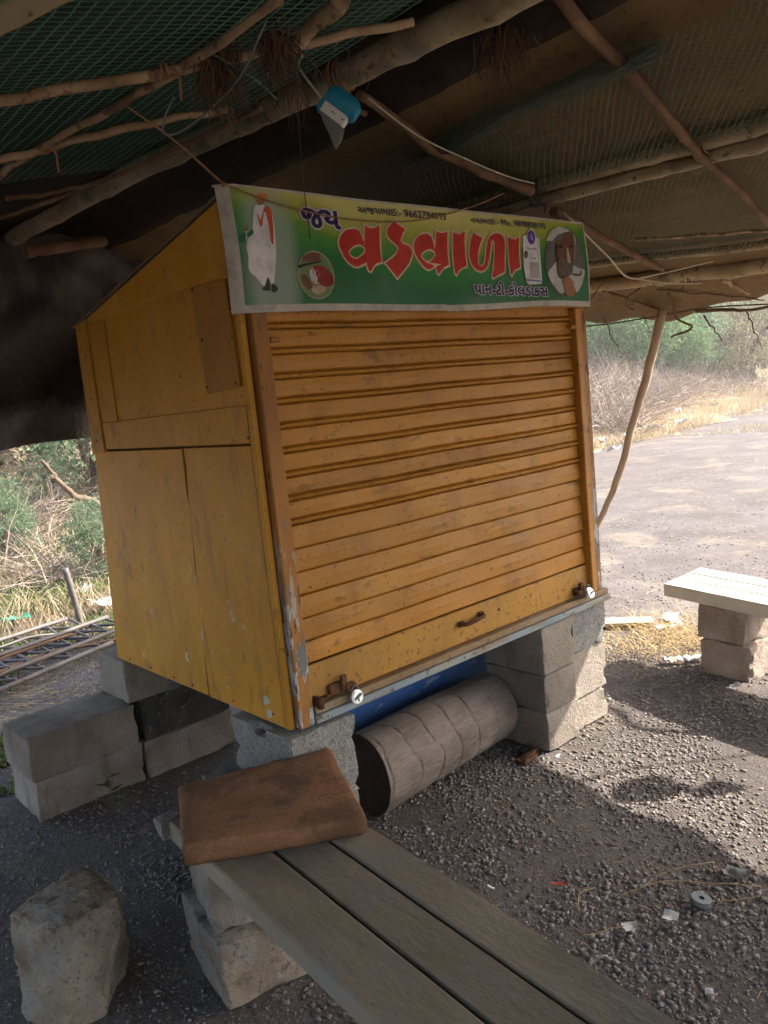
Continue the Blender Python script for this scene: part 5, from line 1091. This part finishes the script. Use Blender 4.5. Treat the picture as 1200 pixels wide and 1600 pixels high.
# tape ring
bm = bmesh.new(); ro, ri, hh, ns = .029, .009, .016, 28; q = []
for r_, z in ((ro, 0), (ro, hh), (ri, hh), (ri, 0)): q.append([bm.verts.new((math.cos(6.2832*k/ns)*r_, math.sin(6.2832*k/ns)*r_, z)) for k in range(ns)])
for i in range(4):
    for k in range(ns): bm.faces.new((q[i][k], q[i][(k+1) % ns], q[(i+1) % 4][(k+1) % ns], q[(i+1) % 4][k]))
o = from_bm('tape_ring', bm, 'greyp', None, False); o.location = (2.07, 1.12, .016); o.rotation_euler = (.15, .1, 0); tag(o, 'grey plastic tape ring lying on gravel near the white sachets', 'tape ring')
for i, (lb, c) in enumerate((('thin bent straw stalk reaching from the tape ring to the cup scrap', [(1.93, 1.32, .02), (2.06, 1.25, .035), (2.16, 1.12, .03), (2.25, 1.02, .02)]), ('pale dry stalk lying above the tape ring', [(2.0, 1.28, .03), (2.14, 1.24, .04), (2.28, 1.18, .02)]),
        ('short stalk right of the tape ring', [(2.10, 1.08, .02), (2.2, 1.0, .02)]), ('short brown twig by the crumpled sachet', [(1.72, 1.3, .015), (1.83, 1.23, .02)]), ('curved stalk on the dark gravel', [(1.80, 1.36, .02), (1.86, 1.40, .035), (1.93, 1.39, .02)]))):
    tag(tube('straw_stalk', c, [.002, .0014], 'stick', None, 12, 5, .2, .006, None, 0, i), lb, 'stalk', 'stalks on the gravel')

# ------------------------------------------------------------------ left side: trusses, pipe, weeds
def truss(label, A, Bp, w, z, seed, drop=.03):
    A, Bp = Vector((*A, z)), Vector((*Bp, z)); t = thing('steel_truss', tuple(A), label, 'truss', 'steel lattice trusses lying on the ground'); t.location.z = 0
    d = (Bp-A).normalized(); s = Vector((-d.y, d.x, 0))*w; L = (Bp-A).length
    for off, zz in ((Vector((0, 0, 0)), 0), (s, drop)):
        tube('chord', [A+off+Vector((0, 0, zz)), Bp+off+Vector((0, 0, zz))], .017, 'steel', t, 14, 8, .05, .006, None, 0, seed)
    n = int(L/(w*.27)); 
    for i in range(n):
        p = A+d*(L*i/n)+(s if i % 2 else Vector((0, 0, 0))); q = A+d*(L*(i+1+rnd.uniform(-.35, .35))/n)+(Vector((0, 0, 0)) if i % 2 else s*rnd.uniform(.85, 1.08))
        tube('web_bar', [p+Vector((0, 0, .012)), q+Vector((0, 0, .02))], .0105, 'steel', t, 6, 6, 0, .004, None, 0, seed+i)
truss('far steel lattice truss lying half in the sun near the pipe stub', (.85, 5.62, 0)[:2], (2.28, 6.02), .42, .07, 3)
truss('third steel lattice truss lying slantwise between the other two', (.95, 5.25), (2.42, 5.72), .30, .10, 17)
truss('near steel lattice truss lying in the shade left of the kiosk', (.75, 4.98), (2.15, 5.52), .40, .06, 9)
for i, (lb, c) in enumerate((('grey loose rod lying across the trusses, farthest from the kiosk', [(.9, 5.9, .12), (1.7, 6.05, .11), (2.2, 6.12, .05)]), ('bent loose rod on the near truss', [(1.0, 5.15, .11), (1.6, 5.5, .12), (2.3, 5.55, .06)]),
        ('short dark rod at the kiosk end of the trusses', [(1.9, 5.1, .05), (2.3, 5.4, .04)]), ('pale stalk lying over the far truss', [(1.2, 5.6, .12), (1.9, 5.75, .13), (2.4, 6.1, .05)]))):
    tag(tube('loose_rod', c, [.011, .009], ('steel', 'stick_brown')[i % 2], None, 16, 6, .2, .02, None, 0, 80+i), lb, 'rod', 'loose rods on the trusses')
tag(tube('pipe_stub', [(2.28, 6.42, -.02), (2.262, 6.46, .24), (2.235, 6.48, .49)], .026, 'steel', None, 14, 12, .03, 0, (2.28, 6.42, 0)), 'short grey pipe stub standing upright at the edge of the weeds', 'pipe')
tag(tube('fallen_branch', [(3.35, 9.6, 1.05), (3.6, 9.9, .82), (3.95, 10.1, .62), (4.3, 10.2, .42)], [.03, .05], 'trunk', None, 30, 8, .3, .03, None, 0, 4), 'dark dead branch slanting over the dry weeds at the left', 'branch')
tag(tube('fallen_branch', [(3.25, 9.65, 1.25), (3.42, 9.75, 1.02), (3.40, 9.8, .98)], [.02, .03], 'trunk', None, 14, 8, .3, .02, None, 0, 5), 'short dead branch fork at the far left over the weeds', 'branch')
for i, (nm, x, y, w, l, m_, lb) in enumerate((('plastic_scrap', 1.95, 6.95, .20, .14, 'greenp', 'green plastic bag in the weeds at the left edge'), ('plastic_scrap', 2.75, 7.5, .28, .13, 'paper', 'blue-white plastic wrapper lying behind the pipe stub'),
        ('plastic_scrap', 2.62, 6.75, .30, .2, 'paper', 'bright white paper beside the kiosk at the weeds'), ('plastic_scrap', 3.2, 9.2, .3, .16, 'paper', 'white plastic bag caught in the dry weeds'))):
    scrap(nm, x, y, w, l, i*.8, m_, lb, z=.05, fold=.05)
# small weed by the stone stack: a single seedling
SD = thing('seedling', (1.14, 3.20, 0), 'lone green seedling growing in front of the long brown stone stack', 'plant')
tube('stem', [(1.14, 3.20, 0), (1.145, 3.19, .10), (1.13, 3.18, .17)], .0025, 'weed', SD, 8, 5)
for i in range(5):
    a = i*1.4; p = Vector((1.14, 3.19, .10+.016*i)); dirv = Vector((math.cos(a), math.sin(a), .2)); sd = Vector((-math.sin(a), math.cos(a), .0))
    bm = bmesh.new(); vs = [bm.verts.new(p+dirv*u+sd*w) for u, w in ((0, 0), (.018, .012), (.04, .008), (.055, 0), (.04, -.008), (.018, -.012))]; bm.faces.new(vs); from_bm('leaf', bm, 'weed', SD)

def region(n, f, seed):
    r = np.random.default_rng(seed); return f(r, n)
def scatter(n, x0, x1, y0, y1, seed, thr=-1.0, sc=.7):
    r = np.random.default_rng(seed); x = r.uniform(x0, x1, n); y = r.uniform(y0, y1, n)
    if thr > -1:
        q = np.array([noise.noise(Vector((a*sc, b*sc, seed)))+.4*noise.noise(Vector((a*sc*3, b*sc*3, seed))) for a, b in zip(x, y)]); x, y = x[q > thr], y[q > thr]
    return x, y
x, y = scatter(26000, .8, 7.5, 6.5, 13.5, 21, -.18); x, y = x[(y-6.3 > .12*np.abs(np.sin(x*2)))], y[(y-6.3 > .12*np.abs(np.sin(x*2)))]
tag(blades('dry_grass', x, y, .27, .010, .55, 'dry', 21), 'dry grass on the rough ground behind the kiosk at the left')
x, y = scatter(15000, .6, 6.0, 6.3, 11, 22, -.04); tag(blades('weeds', x, y, .20, .022, .45, 'weed', 22, curl=.6), 'green weeds among the dry grass at the left')
x, y = scatter(4200, .2, 1.15, 3.75, 5.3, 23, -.1, 1.3); tag(blades('weeds', x, y, .07, .018, .6, 'weed', 23, curl=.6), 'low green weeds in the shade left of the stone stack')
x, y = scatter(2600, .9, 2.6, 5.0, 6.6, 24, .05, 1.3); tag(blades('weeds', x, y, .10, .012, .6, 'weed', 24, curl=.5), 'weeds growing through the lattice trusses')
x, y = scatter(2600, .4, 2.5, 3.9, 6.3, 25); tag(blades('straw', x, y, .10, .006, 1, 'straw', 25, 1.2), 'dry stalks on the shaded ground by the trusses')
# right bank
def bankpts(n, u0, u1, v0, v1, seed, thr=-1.0):
    r = np.random.default_rng(seed); u = r.uniform(u0, u1, n); v = v0+(v1-v0)*r.random(n)**1.3
    x = u; y = np.interp(u, BX, BY)+v
    if thr > -1:
        q = np.array([noise.noise(Vector((a*.35, b*.35, seed)))+.5*noise.noise(Vector((a*1.2, b*1.2, seed))) for a, b in zip(x, y)]); x, y = x[q > thr], y[q > thr]
    return x, y
x, y = bankpts(52000, 11, 40, -.1, 14, 31, -.25); tag(blades('dry_grass', x, y, .30, .015, .6, 'dry', 31), 'dry straw-coloured grass covering the bank across the yard')
x, y = bankpts(7000, 16, 34, -2.6, .6, 34, .12); tag(blades('dry_grass', x, y, .14, .014, .8, 'dry', 34), 'short dry grass spreading onto the yard below the bank')
x, y = bankpts(9000, 30, 80, 0, 22, 32); tag(blades('dry_grass', x, y, .8, .05, .35, 'dry', 32), 'tall dry grass on the far bank')
x, y = bankpts(3500, 11, 24, 2.5, 12, 33, .05); tag(blades('weeds', x, y, .5, .04, .35, 'weed', 33, curl=.5), 'yellow-green weeds on the bank beside the kiosk post')
# brushwood: dry tangled twigs on the bank
def brush(name, pts, n, length, label, seed, mat_='twig', w=.010):
    r = np.random.default_rng(seed); V = []; F = []
    for (cx, cy, rad, hh) in pts:
        for k in range(n):
            p = np.array([cx+r.normal(0, rad*.5), cy+r.normal(0, rad*.5), 0.0]); p[2] = float(hgt(p[0], p[1]))+r.uniform(0, hh)
            q = r.normal(0, 1, 3); q[2] = abs(q[2])*.5; q /= np.linalg.norm(q); s = np.cross(q, r.normal(0, 1, 3)); s /= np.linalg.norm(s); s *= w*r.uniform(.4, 1)
            L = length*r.uniform(.4, 1.2); b = len(V)
            for t in range(4):
                V += [p+s*(1-t/5), p-s*(1-t/5)]; q = q+r.normal(0, .22, 3); p = p+q/np.linalg.norm(q)*L/3
            for t in range(3): F.append((b+2*t, b+2*t+1, b+2*t+3, b+2*t+2))
    o = from_np(name, np.array(V), np.array(F), mat_, None, False, V[0]); tag(o, label, None, None, 'stuff')
brush('brushwood', [(15.5, 12.2, 1.4, .5), (18, 13.2, 1.5, .6), (20.5, 14.6, 1.6, .7), (23, 15.2, 1.6, .6), (17.0, 11.0, .8, .25), (26, 16.4, 2, .7), (20, 15, 1.8, .6), (19, 12.2, 1.2, .4), (22.5, 13.2, 1.3, .5), (25, 14.2, 1.5, .5), (28, 15.2, 1.6, .5), (31, 15.6, 1.6, .5), (34, 16.0, 1.6, .5)], 640, 1.2, 'tangle of dry brushwood on the bank across the yard', 41)
brush('brushwood', [(3.3, 10.6, .8, .5), (4.6, 11.6, .9, .8), (2.6, 9.4, .7, .3), (5.6, 12.2, .9, .9), (2.9, 8.2, .6, .2)], 360, .8, 'dry tangled stems among the weeds behind the kiosk at the left', 42, 'twig', .006)
brush('creeper', [(4.2, 12.2, .5, 1.9), (3.5, 11.4, .35, 1.6)], 260, .7, 'dry tan creepers hanging in the trees at the left', 43, 'dry', .007)
for i, (x, y, w, l, lb) in enumerate(((14.9, 9.8, .22, .12, 'white rag at the edge of the bank by the leaning pole'), (16.0, 9.85, .18, .12, 'small white bag at the foot of the bank'), (17.8, 10.25, .36, .22, 'large white plastic bag at the foot of the bank'),
        (19.2, 10.3, .30, .25, 'grey-white heap of rags at the foot of the bank'), (21.5, 11.6, .2, .14, 'white bag on the bank near the track'), (24, 11.8, .24, .16, 'white rag beside the grey track'), (13.2, 8.4, .34, .05, 'white strip lying on the open yard'))):
    scrap('rubbish_bag', x, y, w, l, i*.9, ('paper', 'greyfilm')[i % 3 == 2], lb, z=.05, fold=.13)

# bushes and trees
def foliage_mesh(seed, rx, rz, n_clump, per, ls, zc, droop=.0, hollow=.5):
    r = np.random.default_rng(seed); V = []; C = []
    for c in range(n_clump):
        d = r.normal(0, 1, 3); d /= np.linalg.norm(d); rad = hollow+(1-hollow)*r.random()
        cc = np.array([d[0]*rx*rad, d[1]*rx*rad, zc+d[2]*rz*rad]); cr = rx*r.uniform(.16, .34)
        p = cc+r.normal(0, .5, (per, 3))*cr*np.array([1, 1, .75]); p = p[p[:, 2] > .08]
        C.append(p)
    P = np.concatenate(C); n = len(P)
    a = r.normal(0, 1, (n, 3)); a[:, 2] -= droop; a /= np.linalg.norm(a, axis=1)[:, None]; b = np.cross(a, r.normal(0, 1, (n, 3))); b /= np.linalg.norm(b, axis=1)[:, None]
    L = ls*r.uniform(.6, 1.3, (n, 1)); W_ = L*r.uniform(.28, .42, (n, 1))
    V = np.stack([P-a*L*.5, P+b*W_*.5, P+a*L*.5, P-b*W_*.5], 1).reshape(-1, 3); F = np.arange(n*4).reshape(-1, 4)
    me = bpy.data.meshes.new('crown'); me.vertices.add(len(V)); me.vertices.foreach_set('co', V.astype(np.float32).ravel()); me.loops.add(n*4); me.loops.foreach_set('vertex_index', F.ravel().astype(np.int32))
    me.polygons.add(n); me.polygons.foreach_set('loop_start', np.arange(n, dtype=np.int32)*4); me.update(calc_edges=True)
    return me
def limbs_mesh(seed, h, spread, r0, n=9):
    r = random.Random(seed); V = []; F = []
    def add(pts, rad):
        v, f, c = tube_arrays(resample(pts, 8), [rad*(1-.7*i/7) for i in range(8)], 6, .2, True, seed); b = len(V); V.extend(v); F.extend([tuple(b+k for k in q) for q in f])
    for i in range(n):
        a = r.uniform(0, 6.28); s = spread*r.uniform(.4, 1); hh = h*r.uniform(.6, 1)
        add([(r.gauss(0, .08), r.gauss(0, .08), -.15), (math.cos(a)*s*.3, math.sin(a)*s*.3, hh*.45), (math.cos(a+.3)*s*.7, math.sin(a+.3)*s*.7, hh*.8), (math.cos(a+.2)*s, math.sin(a+.2)*s, hh)], r0*r.uniform(.6, 1))
    me = bpy.data.meshes.new('trunk'); me.from_pydata([tuple(v) for v in V], [], F); me.update(); me.materials.append(M['trunk']); return me
KIND = {}
for kd, args, lm, mt in (('a', (101, 1.9, 1.6, 70, 110, .16, 2.1), (1, 3.2, 1.6, .07), 'leafA'), ('b', (102, 1.7, 1.9, 64, 110, .17, 2.3), (2, 3.6, 1.4, .07), 'leafB'), ('c', (103, 1.7, 1.2, 46, 90, .12, 1.5), (3, 2.4, 1.5, .05, 16), 'leafC'),
                         ('d', (104, 1.5, 1.7, 90, 140, .10, 1.75, .6), (4, 3.2, 1.1, .07), 'leafB')):
    cm = foliage_mesh(*args); cm.materials.append(M[mt]); KIND[kd] = (cm, limbs_mesh(*lm))
def bush(kd, x, y, s, rz, label, cat='bush', group='bushes beyond the yard', name='bush', sz=1.0):
    t = thing(name, (x, y, float(hgt(x, y))), label, cat, group, rz); t.scale = (s, s, s*sz)
    for nm, me in zip(('crown', 'trunk'), KIND[kd]):
        o = bpy.data.objects.new(nm, me); COL.objects.link(o); o.parent = t
bush('a', 27.5, 18.3, 0.86, .3, 'pale green feathery bush first beside the kiosk post')
bush('a', 29.0, 17.3, 0.99, 1.3, 'bright green bush behind the top of the leaning pole, largest on the bank')
bush('a', 30.8, 17.2, 0.90, 2.0, 'green bush right of the leaning pole top')
bush('b', 32.5, 17.1, 0.95, 4.1, 'dark bush under the thick hanging vine')
bush('c', 35.0, 17.3, 1.2, .8, 'dry brown bush on the bank under the forked twig')
bush('c', 39.5, 19.0, 1.4, 2.7, 'dry olive bush near the top of the track')
bush('c', 42.0, 22.0, 1.6, 5.0, 'farther dry bush beside the climbing track')
bush('a', 32.5, 21.0, 1.5, 3.3, 'tall green bush standing behind the bright green one')
bush('b', 37.0, 22.0, 1.6, .2, 'tall grey-green bush at the back of the bank')
bush('a', 42.0, 23.5, 2.0, 1.9, 'big bush far back on the bank')
bush('b', 52.0, 31.0, 2.4, 2.9, 'big dark tree far along the track', 'tree')
bush('a', 66.0, 34.0, 2.8, .9, 'tall tree at the far end of the track, left side', 'tree')
bush('b', 80.0, 33.0, 3.0, 4.4, 'tall tree at the far end of the track, right side', 'tree')
bush('c', 36.5, 16.9, 1.7, 1.4, 'dry bush at the right end of the bank, nearest the track')
bush('c', 42.5, 19.0, 1.9, 3.6, 'dry bush behind the nearest one at the right end of the bank')
bush('b', 50.0, 21.5, 2.0, 5.1, 'grey-green bush closing the right end of the bank', 'bush')
bush('a', 92.0, 30.0, 3.4, 2.4, 'farthest tree where the track goes out of sight', 'tree')
bush('b', 17.0, 16.0, 1.4, 2.2, 'grey-green bush hidden behind the kiosk side of the bank')
bush('a', 13.0, 14.5, 1.5, 1.1, 'green bush on the bank straight behind the kiosk')
bush('d', 4.6, 11.6, 1.0, .4, 'leafy green tree hanging over the dry weeds at the left edge of the kiosk', 'tree', 'trees behind the kiosk', 'tree')
bush('d', 3.4, 13.2, 1.2, 1.9, 'grey-green tree at the far left above the dead branch', 'tree', 'trees behind the kiosk', 'tree')
bush('a', 6.6, 13.6, 1.3, 3.0, 'tree mostly hidden by the kiosk on the left bank', 'tree', 'trees behind the kiosk', 'tree')
bush('b', 1.6, 14.2, 1.5, 4.2, 'tree left of the grey-green one, beyond the picture edge', 'tree', 'trees behind the kiosk', 'tree')
bush('a', 4.6, 16.5, 1.9, 5.2, 'taller tree behind the leafy ones on the left bank', 'tree', 'trees behind the kiosk', 'tree')
bush('d', 2.65, 9.6, .30, .7, 'small grey-green shrub low in the dry weeds at the far left', 'bush', 'bushes beyond the yard')
bush('d', 3.15, 8.0, .26, 2.7, 'small green shrub beside the kiosk edge behind the wrapper', 'bush', 'bushes beyond the yard')
